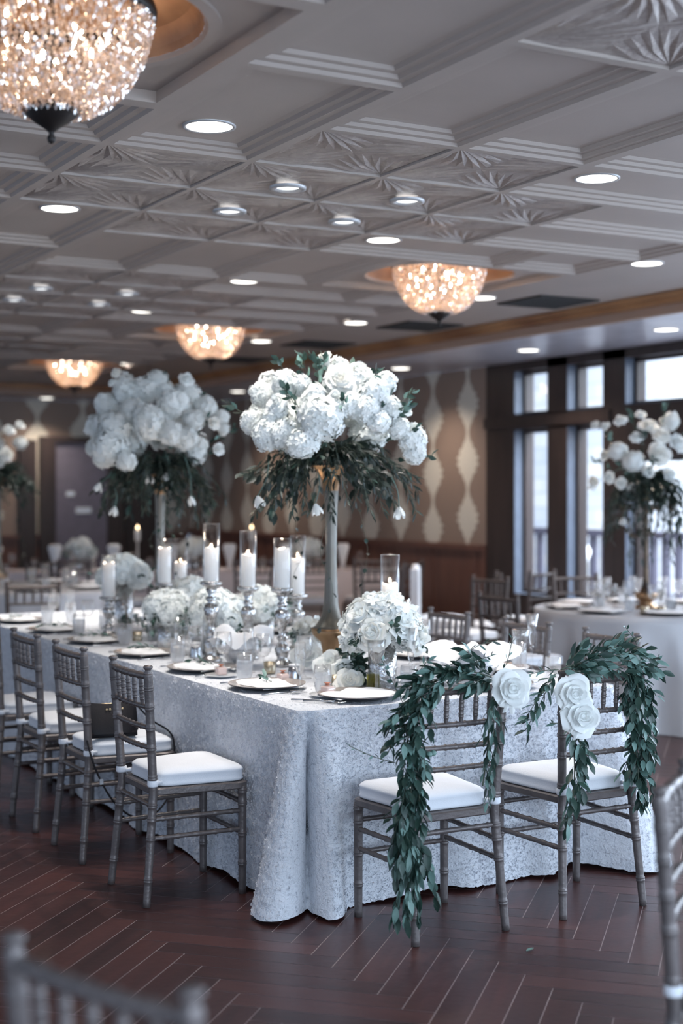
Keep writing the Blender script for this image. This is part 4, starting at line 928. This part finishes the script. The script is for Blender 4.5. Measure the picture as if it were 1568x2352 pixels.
low_bouquet(3.10, 5.20, .178, 'dome of white roses and hydrangea right of the trumpet vase', 3, 9, 13, vh=.185, rs=.055)
low_bouquet(3.02, 6.72, .15, 'wide white bouquet low between the candles at centre left', 5, 8, 8, vh=.15)
low_bouquet(2.92, 7.1, .12, 'small white bouquet at the foot of the second vase stem', 6, 7, 5, vh=.15)
low_bouquet(3.12, 8.30, .16, 'raised white bouquet right of the farthest left candle', 7, 8, 5, vh=.26)
low_bouquet(3.40, 6.95, .13, 'white bouquet behind the centre candles', 8, 7, 4, vh=.16)
low_bouquet(3.2, 7.5, .12, 'white bouquet beneath the short half hidden candle', 18, 6, 4, vh=.18)
low_bouquet(3.32, 6.25, .08, 'little posy of big white blooms left of the vase foot', 9, 2, 5, vh=.10, rs=.05, hs=.05)
# loose roses and greenery at the foot of the arrangements
def runner(name, label, pts, seed, n=8, L=.05, W=.026):
    rr = random.Random(seed); t = thing(name, label, 'greenery', pts[0]); p0 = Vector(pts[0])
    for k in range(n):
        a = Vector(pts[k % (len(pts)-1)])-p0; c = Vector(pts[k % (len(pts)-1)+1])-p0; off = Vector((rr.uniform(-.06, .06), rr.uniform(-.06, .06), rr.uniform(.02, .05)))
        spray(rr, [a+off, a.lerp(c, .5)+off+Vector((0, 0, .05)), c+off], 16, L, W, out=1.0, pale=.2).build('foliage_spray', LM, t, True)
runner('table_greenery', 'leafy greenery round the foot of the trumpet vase', [(3.25, 5.75, TZ+.02), (3.15, 5.6, TZ+.03), (3.08, 5.42, TZ+.02), (3.02, 5.28, TZ+.01)], 4, 14)
runner('table_greenery', 'greenery running under the far low bouquets', [(3.0, 7.9, TZ+.02), (3.0, 7.4, TZ+.02), (3.05, 6.9, TZ+.02), (3.1, 6.5, TZ+.02)], 6, 12)
for k, (x, y, z, s, lab) in enumerate(((2.985, 5.32, TZ+.048, .062, 'large white rose lying left of the oil bottle'), (2.95, 5.22, TZ+.035, .045, 'half open white rose on the cloth by the gold votive'), (3.02, 5.50, TZ+.07, .055, 'white rose tucked behind the tumbler by the dome bouquet'), (3.10, 5.88, TZ+.075, .055, 'round white bloom right of the bread basket'))):
    o = link('white_rose', ROS[k % 3].copy(), None, (x, y, z)); o.rotation_euler = align((-CAMF*.8+Vector((0, 0, .6))), k).to_euler(); o.scale = (s/.045,)*3; tag(o, lab, 'rose', 'loose white roses')

# ------------------------------------------------------------------ tableware
ZT = TZ+.003
def solid(name, prof, m, n=28, **kw):
    b = MB(); b.lathe(prof, n, **kw); return b.mesh(name, m, True)
def glass_thing(kind, parts, group):
    t = thing(kind, 'x', 'glass', (0, 0, 0), 0, group)
    for nm, me in parts: link(nm, me, t)
    return t
def shell(pro, wall=.0013): return pro+[(max(r-wall, 0.0), z+(wall if i == len(pro)-1 else 0)) for i, (r, z) in reversed(list(enumerate(pro)))]
TUMB = glass_thing('water_tumbler', [('tumbler_glass', solid('tumbler_glass', shell([(0.0, 0), (.026, 0), (.028, .003), (.035, .03), (.037, .07), (.034, .115)]), M['glass'], cap=False)), ('iced_water', solid('iced_water', [(0, .006), (.026, .006), (.0335, .03), (.0352, .07), (.0348, .082), (0, .082)], M['water']))], 'water tumblers')
GOB = glass_thing('wine_goblet', [('bowl', solid('bowl', shell([(.004, .085), (.02, .09), (.034, .11), (.038, .14), (.033, .185)]), M['glass'], cap=False)), ('stem_foot', solid('stem_foot', [(0, 0), (.034, 0), (.034, .002), (.012, .006), (.004, .015), (.0035, .075), (.006, .087), (0, .09)], M['glass']))], 'stemmed wine glasses')
FLU = glass_thing('champagne_flute', [('bowl', solid('bowl', shell([(.004, .07), (.012, .08), (.021, .11), (.025, .15), (.0225, .205)]), M['glass'], cap=False)), ('stem_foot', solid('stem_foot', [(0, 0), (.03, 0), (.03, .002), (.01, .006), (.0035, .012), (.0035, .06), (.006, .072), (0, .076)], M['glass']))], 'plain champagne flutes')
def knob_stem(h0, twist=True):
    p = [(0, 0), (.036, 0), (.036, .002), (.012, .007), (.005, .014)]
    k = 0; z = .018
    while z < h0-.02: p += [(.0042, z), (.0058, z+.003)]; z += .006
    return p+[(.008, h0-.016), (.0095, h0-.010), (.006, h0-.004), (.0, h0)]
CWI = glass_thing('crystal_wine_glass', [('bowl', solid('bowl', shell([(.005, .118), (.018, .128), (.033, .165), (.040, .218)], .002), M['crystal'], flute=10, fa=.025, cap=False)), ('beaded_stem', solid('beaded_stem', knob_stem(.122), M['crystal']))], 'crystal toasting glasses')
CFL = glass_thing('crystal_flute', [('bowl', solid('bowl', shell([(.005, .12), (.012, .135), (.017, .18), (.030, .262)], .002), M['crystal'], flute=8, fa=.03, cap=False)), ('beaded_stem', solid('beaded_stem', knob_stem(.124), M['crystal']))], 'crystal toasting glasses')
FAV = glass_thing('favour_jar', [('jar', (lambda b: (ring_stack(b, seat_outline(.026, .026, .026, -.026, rc=.012), [(.9, 0), (1, .004), (1.02, .022), (.9, .038)]), b.mesh('jar', M['glass'], True))[1])(MB())),
                                ('fill', (lambda b: (ring_stack(b, seat_outline(.021, .021, .021, -.021, rc=.01), [(.9, .003), (1, .006), (1, .03), (.8, .034)]), b.mesh('fill', M['pink'], True))[1])(MB())), ('bow', solid('bow', [(0, .036), (.012, .038), (.005, .042), (.014, .048), (0, .046)], M['rust'], 8))], 'little favour jars')
FAV['category'] = 'jar'
CRE = thing('steel_creamer', 'x', 'creamer', (0, 0, 0)); link('jug_body', solid('jug_body', [(0, 0), (.034, 0), (.034, .004), (.027, .04), (.022, .066), (0, .066)], M['steel']), CRE); link('lid', solid('lid', [(.0, .066), (.024, .066), (.024, .074), (0, .077)], M['china']), CRE)
VOT = thing('gold_votive', 'x', 'votive', (0, 0, 0)); link('votive_cup', solid('votive_cup', [(0, 0), (.026, 0), (.027, .003), (.028, .05), (.0255, .05), (.0245, .006), (0, .006)], M['votive'], flute=10, fa=.02), VOT); link('tealight', solid('tealight', [(0, .008), (.02, .008), (.02, .03), (0, .03)], M['wax']), VOT)
fst = set()
def put(p, x, y, lab, rz=0, z=ZT, group=None):
    if id(p) in fst: o = dup(p, (0, 0, 0))
    else: fst.add(id(p)); o = p
    o.location = (x, y, z); o.rotation_euler = (0, 0, rz); o['label'] = lab
    if group: o['group'] = group
    return o
# chargers, napkins and olive sprigs
CHG = thing('charger_plate', 'x', 'charger', (0, 0, 0), 0, 'silver charger plates')
link('plate', solid('plate', [(0, .012), (.11, .012), (.120, .014), (.160, .021), (.163, .0225), (.161, .0190), (.118, .010), (0, .010)], M['charger'], 64), CHG)
link('rim_edge', solid('rim_edge', [(.085, 0), (.10, 0), (.158, .016), (.1615, .0188), (.118, .0095), (.085, .0095)], M['charger_rim'], 64), CHG)
def napkin_mesh():
    b = MB(); nx, ny = 24, 14
    def P(i, j):
        u = i/(nx-1)*2-1; v = j/(ny-1)*2-1; z = .021+.006*math.exp(-(u*3-.2*v)**2)+.003*math.sin(u*9+v*2)*(.3+abs(v))+.006*(1-abs(v)**3)*(1-abs(u)**4)
        return (u*.145, v*.085*(1+.14*math.sin(u*3)), z if max(abs(u), abs(v)) < .999 else .0145)
    b.grid(P, nx, ny)
    def P2(i, j): x, y, z = P(i, j); return (x*1.05+.004, y*1.12-.006, .0135+(z-.0145)*.45)
    b.grid(P2, nx, ny)
    return b.mesh('folded_napkin', M['linen'], True)
NAP = napkin_mesh(); OLV = []
for k in range(3):
    rr = random.Random(k+40); OLV.append(spray(rr, [(-.08, -.015, 0), (-.03, .008, .008), (.03, 0, .010), (.085, .018, .006)], 11, .045, .011, out=.7, pale=.4, jit=.2).mesh('olive_sprig', LM, True))
names = ['nearest', 'second', 'third', 'fourth', 'fifth', 'sixth', 'seventh']
def setting(x, y, rz, who, k, sprig=True):
    put(CHG, x, y, 'silver charger plate %s' % who)
    tag(link('folded_napkin', NAP, None, (x, y, ZT), (0, 0, rz)), 'folded white napkin on the charger %s' % who, 'napkin', 'folded napkins')
    if sprig: tag(link('olive_sprig', OLV[k % 3], None, (x, y, ZT+.034), (0, 0, rz+.4*(k-1))), 'olive sprig on the napkin %s' % who, 'sprig', 'olive sprigs')
LY = [5.43, 6.10, 6.80, 7.52, 8.22, 8.93]
for k, y in enumerate(LY): setting(2.675, y, PI/2+.1*(k % 2), '%s along the left side' % names[k], k)
setting(2.86, 4.985, .05, 'at the near end, left place', 1, False); setting(3.52, 4.985, 0, 'at the near end, right place', 2, False)
for k, y in enumerate((5.44, 6.07, 6.8, 7.5, 8.2)): setting(3.84, y, PI/2, '%s along the right side' % names[k], k+1, k > 0)
put(TUMB, 2.70, 5.70, 'water tumbler beside the nearest left charger, alone in front'); put(TUMB, 2.80, 5.17, 'water tumbler left of the oil bottle, near the corner', .5); put(TUMB, 3.03, 5.42, 'taller looking tumbler just behind the corner one')
put(GOB, 2.83, 5.78, 'wine goblet behind the lone tumbler'); put(GOB, 2.95, 5.62, 'wine goblet by the steel creamer'); put(GOB, 2.72, 6.28, 'wine goblet beyond the second left charger'); put(GOB, 2.72, 5.96, 'wine goblet left of the napkin basket')
put(FLU, 2.73, 5.235, 'plain flute in front of the steel creamer'); put(FLU, 2.83, 5.93, 'plain flute standing before the napkin basket')
put(TUMB, 2.70, 6.45, 'water tumbler past the second left charger', .3)
put(FAV, 2.775, 5.085, 'blush favour jar nearest the table corner', .3); put(FAV, 2.80, 5.53, 'blush favour jar behind the nearest left charger', .1); put(FAV, 2.66, 5.86, 'blush favour jar behind the second left charger')
put(CRE, 2.87, 5.56, 'brushed steel creamer with white lid among the glasses'); put(CRE, 2.86, 6.60, 'blurred steel creamer farther down the table')
put(VOT, 2.93, 5.30, 'gold mercury votive right of the corner tumbler'); put(VOT, 2.90, 5.86, 'gold votive behind the lone tumbler'); put(VOT, 2.80, 6.70, 'lit gold votive farther left'); put(VOT, 2.9, 7.5, 'small gold votive beside the farthest candlesticks')
b = MB()
SAU = solid('saucer', [(0, 0), (.045, 0), (.05, .002), (.072, .008), (.074, .010), (.05, .006), (0, .005)], M['china'], 40)
for x, y, lab in ((2.775, 5.085, 'white saucer under the favour jar by the corner'), (3.03, 5.16, 'white saucer under the oil bottle'), (2.80, 5.53, 'white saucer behind the nearest left charger'), (3.70, 5.05, 'white side plate before the right garland'), (2.66, 5.86, 'white saucer near the second left charger')):
    tag(link('saucer', SAU, None, (x, y, ZT)), lab, 'saucer', 'white saucers')
for o in C.objects:
    if o.name.startswith('favour_jar'): o.location.z = ZT+(.006 if o.location.x < 2.79 and o.location.y < 5.6 or abs(o.location.y-5.53) < .01 or abs(o.location.y-5.86) < .01 else 0)
t = thing('oil_bottle', 'square cut-glass bottle of yellow-green olive oil on a saucer', 'bottle', (3.03, 5.16, ZT+.006), .5)
b = MB(); o_ = seat_outline(.023, .023, .023, -.023, rc=.012, n=2); ring_stack(b, o_, [(1, 0), (1, .062), (.45, .078), (.4, .10), (.5, .103)]); b.build('bottle_glass', M['glass'], t)
b = MB(); o_ = seat_outline(.021, .021, .021, -.021, rc=.011, n=2); ring_stack(b, o_, [(1, .003), (1, .058)]); b.build('olive_oil', M['oil'], t)
b = MB(); b.lathe([(0, .103), (.009, .104), (.006, .11), (.012, .122), (0, .13)], 12); b.build('stopper', M['crystal'], t, True)
put(CWI, 2.985, 5.055, 'crystal wine glass with beaded stem in front of the oil bottle'); put(CFL, 3.14, 5.04, 'crystal flute rising behind the left garland'); put(TUMB, 3.10, 4.99, 'short crystal tumbler between the near-end toasting glasses')
put(CWI, 3.76, 5.13, 'crystal wine glass left of the right garland'); put(CFL, 3.97, 5.33, 'tallest crystal flute at the right end of the table'); put(TUMB, 4.0, 5.47, 'water tumbler behind the tallest flute')
put(TUMB, 3.22, 4.98, 'tumbler behind the left garland crest')
t = thing('glass_mug', 'clear glass mug with handle behind the right garland', 'mug', (3.93, 5.12, ZT), 2.4)
b = MB(); b.lathe(shell([(0, 0), (.036, 0), (.036, .09)], .002), 32, cap=False); b.build('mug_body', M['glass'], t, True)
b = MB(); b.tube(smooth_pts([(.036, 0, .075), (.058, 0, .07), (.062, 0, .045), (.036, 0, .02)], 6), .004, 8); b.build('handle', M['crystal'], t, True)
def basket(x, y, lab, nlab, r=.10, seed=0, h=.085):
    t = thing('ribbed_bowl', lab, 'bowl', (x, y, ZT)); b = MB()
    rb = r*.8; hb = h*.85
    b.lathe([(0, 0), (.04, 0), (.045, .006), (rb*.62, .02), (rb*.9, hb*.72), (rb, hb), (rb-.003, hb+.001), (rb*.86, hb*.7), (rb*.58, .026), (.035, .01), (0, .008)], 72, flute=24, fa=.03); b.build('bowl_glass', M['crystal'], t, True)
    b = MB(); n, m = 40, 9
    def P(i, j):
        a = 2*PI*i/n; v = j/(m-1); rad = r*(.2+.85*v)*(1+.42*max(0, v-.45)*(1+.9*math.sin(a*4+seed))); z = h+.012+.045*math.sin(v*2.9)*(1+.7*math.sin(a*3+seed*2)*v)+.03*v*v*math.sin(a*4+seed)+.012*math.sin(a*7+seed)*v
        return (rad*math.cos(a), rad*math.sin(a), z)
    b.grid(P, n, m, wrap=True); b.lathe([(0, .012), (.03, .014), (r*.44, .035), (r*.62, h*.8), (r*.5, h+.02), (0, h+.035)], 24)
    o = b.build('bundled_napkin', M['linen'], None, True, (x, y, ZT)); tag(o, nlab, 'napkin')
basket(2.90, 6.17, 'ribbed glass bread bowl left of the twisted candlestick', 'white napkin bundled over the bread bowl at centre left', .118, 1, .10)
basket(3.50, 5.12, 'ribbed glass bread bowl behind the left garland crest', 'white napkin bundled over the bread bowl behind the garlands', .14, 4, .10)
# blurred glasses on the farther places
rr = random.Random(8); cnt = 0
plc = ['fourth', 'fifth', 'sixth', 'third']
for yi, y in enumerate((7.30, 8.02, 8.68, 6.62)):
    for kk, (p, dx, dy, nm) in enumerate(((TUMB, .12, 0, 'water tumbler'), (GOB, .2, .09, 'wine goblet'), (FLU, .27, -.02, 'plain flute'), (TUMB, .33, .16, 'second water tumbler'))):
        if yi == 3 and kk == 0: continue
        put(p, 2.64+dx+rr.uniform(-.02, .02), y+dy, 'blurred %s by the %s left place' % (nm, plc[yi]))
for yi, y in enumerate((5.75, 6.4, 7.15, 7.85, 8.6)):
    for kk, (p, dx, dy, nm) in enumerate(((TUMB, -.1, 0, 'water tumbler'), (GOB, -.2, .06, 'wine goblet'), (FLU, -.14, .12, 'plain flute'))):
        put(p, 3.88+dx, y+dy, 'blurred %s by the %s right place' % (nm, names[yi]))
# forks and spoons
def fork_mesh():
    b = MB(); b.tube([(-.09, 0, .004), (-.03, 0, .006), (.03, 0, .007), (.045, 0, .005)], [.004, .003, .0022, .004], 6)
    for k in range(4): y = (k-1.5)*.0055; b.tube([(.042, y*.6, .005), (.06, y, .004), (.092, y, .009)], [.002, .0015, .001], 5)
    return b.mesh('fork', M['steel'], True)
def spoon_mesh():
    b = MB(); b.tube([(-.09, 0, .004), (0, 0, .006), (.05, 0, .006)], [.004, .0025, .002], 6)
    b.lathe([(0, 0), (.014, .002), (.018, .006), (.0165, .0065), (.012, .0035), (0, .0015)], 16, Matrix.Translation((.07, 0, .003)) @ Matrix.Scale(1.5, 4, (1, 0, 0))); return b.mesh('spoon', M['steel'], True)
FK, SP = fork_mesh(), spoon_mesh()
for x, y, a, lab in ((2.675, 4.93, 2.2, 'fork at the left of the near-end charger'), (2.655, 4.985, 2.3, 'second fork overlapping near the table corner')):
    tag(link('fork', FK, None, (x, y, ZT), (0, 0, R(a*57.3-180))), lab, 'fork', 'silver forks')
for k, y in enumerate(LY[:5]):
    tag(link('spoon', SP, None, (2.60+.04, y-.20, ZT), (0, 0, .1)), 'silver spoon right of the %s left charger' % names[k], 'spoon', 'silver spoons')
    tag(link('teaspoon', SP, None, (2.60+.04, y+.20, ZT), (0, 0, .05)), 'silver teaspoon beyond the %s left charger' % names[k], 'spoon', 'silver teaspoons')
# right round table and far tables
for k in range(8):
    a = k*PI/4+.3; x, y = 6.85+.56*math.cos(a), 7.86+.56*math.sin(a); who = 'right round table, %s' % ('right side', 'far right', 'far side', 'far left', 'left side', 'near left', 'near side', 'near right')[k]
    setting(x, y, a+PI/2, 'on the '+who, k, False); fst
    x, y = 6.85+.36*math.cos(a+.25), 7.86+.36*math.sin(a+.25)
    put(TUMB, x, y, 'tumbler on the '+who); put(GOB, 6.85+.38*math.cos(a-.1), 7.86+.38*math.sin(a-.1), 'goblet on the '+who); put(FLU, 6.85+.30*math.cos(a+.1), 7.86+.30*math.sin(a+.1), 'flute on the '+who)
put(VOT, 6.60, 7.42, 'amber gold votive on the right round table'); put(VOT, 6.52, 7.5, 'second gold votive on the right round table')
basket(7.05, 7.50, 'bread bowl on the right round table', 'off-white napkin peak over the bread bowl on the right table', .11, 2)
for k in range(7):
    a = k*2*PI/7; x, y = 3.72+.6*math.cos(a), 12.2+.6*math.sin(a); who = 'far left table, %s clockwise' % names[k]
    setting(x, y, a+PI/2, 'on the '+who, k, False); put(TUMB, 3.72+.4*math.cos(a+.3), 12.2+.4*math.sin(a+.3), 'tumbler on the '+who); put(GOB, 3.72+.4*math.cos(a), 12.2+.4*math.sin(a), 'goblet on the '+who)
bx, by, ba = 6.1, 14.1, R(-21)
for k in range(7):
    q = -1.8+k*.6; x, y = bx+q*math.cos(ba), by+q*math.sin(ba)
    if k in (1, 3, 5):
        low_bouquet(x, y, .17, 'white flower mound on the far banquet table, %s' % {1: 'left', 3: 'middle', 5: 'right'}[k], 30+k, 9, 5, vh=.14, z0=.76)
    elif k in (2, 4):
        t = thing('tall_candle', 'glowing candle on the far banquet table, %s of its middle mound' % {2: 'left', 4: 'right'}[k], 'candle', (x, y, .762))
        hh = .42; link('candle_stick', solid('candle_stick', [(0, 0), (.05, 0), (.01, .02), (.01, hh-.12), (.03, hh-.12), (.03, hh), (0, hh)], M['wax']), t); link('flame', solid('flame', [(0, hh), (.012, hh+.015), (.006, hh+.035), (0, hh+.045)], M['flame'], 10), t)
    nb = MB(); nb.lathe([(0, 0), (.03, 0), (.025, .06), (.07, .24), (.05, .27), (0, .2)], 12, flute=6, fa=.15); tag(nb.build('fanned_napkin', M['linen'], None, True, (x-.28, y-.05, .762)), 'standing fanned white napkin on the far banquet table, %s from left' % names[k], 'napkin', 'fanned napkins')
    put(TUMB, x+.18, y+.1, 'tumbler on the far banquet table, %s from left' % names[k], z=.762)
    put(GOB, x-.15, y-.2, 'goblet on the far banquet table, %s from left' % names[k], z=.762)

# ------------------------------------------------------------------ black purse on the second chair
t = thing('leather_purse', 'small black leather zip purse lying on the second chair cushion', 'purse', (2.185, 5.95, .516), R(-4))
b = MB(); n, m = 22, 10
def body(sg):
    def P(i, j):
        u = i/(n-1)*2-1; v = j/(m-1); wv = .120*(1-.03*v)-.018*max(0, abs(2*v-1)-.8)*3; th = .028*(1-v**1.5)*(1-abs(u)**4)+.003
        return (u*wv, sg*th,   .012+v*.140-.006*math.cos(u*2.2)*v)
    return P
b.grid(body(1), n, m); b.grid(body(-1), n, m); b.box(-.108, .108, -.022, .022, 0, .02)
po = b.build('purse_body', M['leather'], t, True); po.rotation_euler = (R(-14), 0, 0)
b = MB(); b.tube(smooth_pts([(-.118, 0, .152), (-.06, 0, .147), (0, 0, .145), (.06, 0, .148), (.118, 0, .153)], 5), .003, 6); z_ = b.build('zip', M['brass'], t, True); z_.rotation_euler = (R(-14), 0, 0)
b = MB(); b.lathe([(0, 0), (.005, 0), (.005, .003), (0, .003)], 12, Matrix.Translation((-.02, -.016, .118)) @ Matrix.Rotation(PI/2, 4, 'X')); b.lathe([(0, 0), (.005, 0), (.005, .003), (0, .003)], 12, Matrix.Translation((-.005, -.016, .118)) @ Matrix.Rotation(PI/2, 4, 'X')); b.lathe([(0, 0), (.005, 0), (.005, .003), (0, .003)], 12, Matrix.Translation((.05, -.016, .118)) @ Matrix.Rotation(PI/2, 4, 'X'))
s2 = b.build('stud', M['brass'], t, True); s2.rotation_euler = (R(-14), 0, 0)
Xw = Matrix.Translation((2.185, 5.95, .516)) @ Matrix.Rotation(R(-4), 4, 'Z'); Xi = Xw.inverted()
b = MB(); b.tube([Xi @ p for p in smooth_pts([(2.07, 5.96, .655), (2.055, 5.92, .56), (2.06, 5.865, .46), (2.10, 5.85, .35), (2.16, 5.83, .25), (2.25, 5.83, .185), (2.36, 5.85, .20), (2.45, 5.90, .30), (2.462, 5.92, .46), (2.44, 5.93, .525), (2.36, 5.94, .58), (2.30, 5.96, .65)], 7)], .0045, 6)
b.build('strap', M['leather'], t, True)
b = MB(); b.box(-.008, .008, -.006, .006, -.012, .012); bk = b.build('buckle', M['steel'], t, False, tuple(Xi @ Vector((2.10, 5.85, .35))))

# ------------------------------------------------------------------ chair garlands
GY = 4.215
def garland(name, label, strands, roses, extra, seed, base, berries=()):
    rr = random.Random(seed); t = thing(name, label, 'garland', base); B0 = Vector(base)
    for (pts, cnt, L, W, out, hang, wid, ln, nl) in strands:
        P = smooth_pts([Vector(p)-B0 for p in pts], 8)
        sb = MB(); sb.tube(P, .003, 5); sb.build('garland_stem', M['stem'], t, True)
        for k in range(cnt):
            q = k/(cnt)*(len(P)-2); i = int(q); p = P[i].lerp(P[i+1], q-i); d = (P[i+1]-P[i]).normalized(); f = wid[0]+(wid[1]-wid[0])*k/cnt
            off = Vector((rr.uniform(-1, 1), rr.uniform(-.8, .35), rr.uniform(-1, 1)))*f
            dd = (d+off.normalized()*.45+Vector((0, 0, -hang))).normalized()
            e = p+off+dd*ln*rr.uniform(.7, 1.2)
            spray(rr, [p+off*.4, (p+off).lerp(e, .5)+Vector((0, -.006, .006)), e], nl, L, W, out=out, pale=.34, jit=.3, hang=hang*.7).build('leaf_sprig', LM, t, True)
    for pts, n, L, W in extra:
        spray(rr, [Vector(p)-B0 for p in pts], n, L, W, out=1.1, pale=.5, jit=.15).build('outer_sprig', LM, t, True)
    for (x, y, z, r, tl) in roses:
        o = link('white_rose', ROS[0] if tl else ROS[2], t, Vector((x, y, z))-B0); o.rotation_euler = align(Vector((-.25, -1, .15+tl*.1)), x*9).to_euler(); o.scale = (r/.045, r/.045, r/.045*.8)
        b = MB()
        for k in range(5):
            a = -PI/2+(k-2)*.5
            def Pp(i, j): u = i/4*2-1; v = j/4; return (x+math.cos(a)*v*r*1.25+u*.02*math.sin(a)*(1-v*.5), y-.012+.01*u*u, z+math.sin(a)*v*r*1.35+u*.02*math.cos(a)*(1-v*.5)-.01)
            b.grid(lambda i, j: tuple(Vector(Pp(i, j))-B0), 5, 5)
        b.build('drooping_petals', M['petal'], t, True)
    for (x, y, z) in berries:
        b = MB(); b.lathe([(0, -.011), (.009, -.007), (.012, 0), (.009, .007), (0, .011)], 12); b.build('green_berry', M['leaf_pale'], t, True, tuple(Vector((x, y, z))-B0))
    return t
garland('leaf_garland', 'dense ruscus garland trailing down the left chair post, single white rose at right',
    [([(2.98, GY, .915), (2.88, GY-.01, .945), (2.78, GY-.01, .935), (2.69, GY-.01, .915), (2.62, GY-.02, .87)], 26, .056, .024, .7, .08, (.014, .024), .11, 9),
     ([(2.66, GY-.02, .90), (2.605, GY-.03, .80), (2.595, GY-.03, .70), (2.60, GY-.03, .62), (2.585, GY-.03, .52)], 32, .052, .025, .9, .18, (.040, .028), .11, 9),
     ([(2.585, GY-.03, .55), (2.575, GY-.04, .46), (2.59, GY-.04, .38), (2.61, GY-.04, .28)], 26, .060, .026, .35, .9, (.008, .065), .15, 11),
     ([(2.99, GY, .88), (2.965, GY+.01, .78), (2.945, GY, .66), (2.925, GY, .54)], 12, .048, .017, .6, .5, (.015, .02), .11, 7)],
    [(3.015, GY-.05, .882, .056, 1)],
    [([(2.60, GY-.03, .82), (2.57, GY, .90), (2.52, GY+.02, 1.01)], 12, .022, .015), ([(2.55, GY-.03, .66), (2.46, GY-.03, .69), (2.365, GY-.03, .735)], 9, .025, .007), ([(2.72, GY, .95), (2.80, GY, .98), (2.90, GY, 1.035), (2.985, GY, 1.05)], 15, .030, .008),
     ([(2.82, GY, .93), (2.90, GY-.01, .985), (2.96, GY-.01, 1.0)], 10, .028, .008), ([(2.99, GY, .93), (3.03, GY, .97), (3.055, GY, 1.06)], 12, .026, .008), ([(2.63, GY, .9), (2.66, GY, .96), (2.70, GY, 1.0)], 9, .03, .010)], 51, (2.64, GY, .90), [(2.685, GY-.05, .685), (2.665, GY-.055, .683)])
garland('leaf_garland', 'ruscus garland over the right-hand chair with two stacked white roses and long right tail',
    [([(3.27, GY, .93), (3.36, GY-.01, .955), (3.47, GY-.01, .965), (3.57, GY, .945), (3.63, GY, .90)], 32, .050, .023, .8, .05, (.02, .032), .11, 9),
     ([(3.61, GY, .94), (3.63, GY, .84), (3.635, GY, .72), (3.625, GY, .60), (3.63, GY, .50)], 34, .050, .024, .7, .35, (.022, .035), .13, 10),
     ([(3.30, GY-.03, .74), (3.305, GY-.03, .66), (3.31, GY-.03, .56), (3.30, GY-.03, .44)], 13, .060, .025, .75, .4, (.03, .018), .10, 6)],
    [(3.29, GY-.05, .845, .054, 0), (3.305, GY-.075, .765, .056, 1)],
    [([(3.25, GY, .92), (3.18, GY-.01, .86), (3.10, GY-.01, .76)], 16, .058, .022), ([(3.23, GY, .9), (3.16, GY-.01, .80), (3.10, GY-.01, .72)], 12, .058, .022), ([(3.26, GY, .93), (3.18, GY, .93), (3.06, GY, .905)], 14, .032, .009), ([(3.62, GY, .93), (3.63, GY, 1.0), (3.57, GY, 1.075)], 13, .024, .010), ([(3.64, GY, .86), (3.70, GY, .88), (3.74, GY, .96)], 10, .030, .014),
     ([(3.24, GY-.03, .74), (3.20, GY-.03, .745)], 2, .04, .014), ([(3.45, GY-.02, .93), (3.50, GY-.03, .925), (3.55, GY-.03, .95)], 8, .026, .008)], 77, (3.45, GY, .93))
b = MB(); leaf(b, (0, 0, .001), (1, .3, 0), (0, 0, 1), .045, .018, -.05); o = b.build('fallen_leaf', M['leaf_pale'], None, True, (2.97, 4.02, .002)); tag(o, 'single green leaf fallen on the plank floor before the chairs', 'leaf')
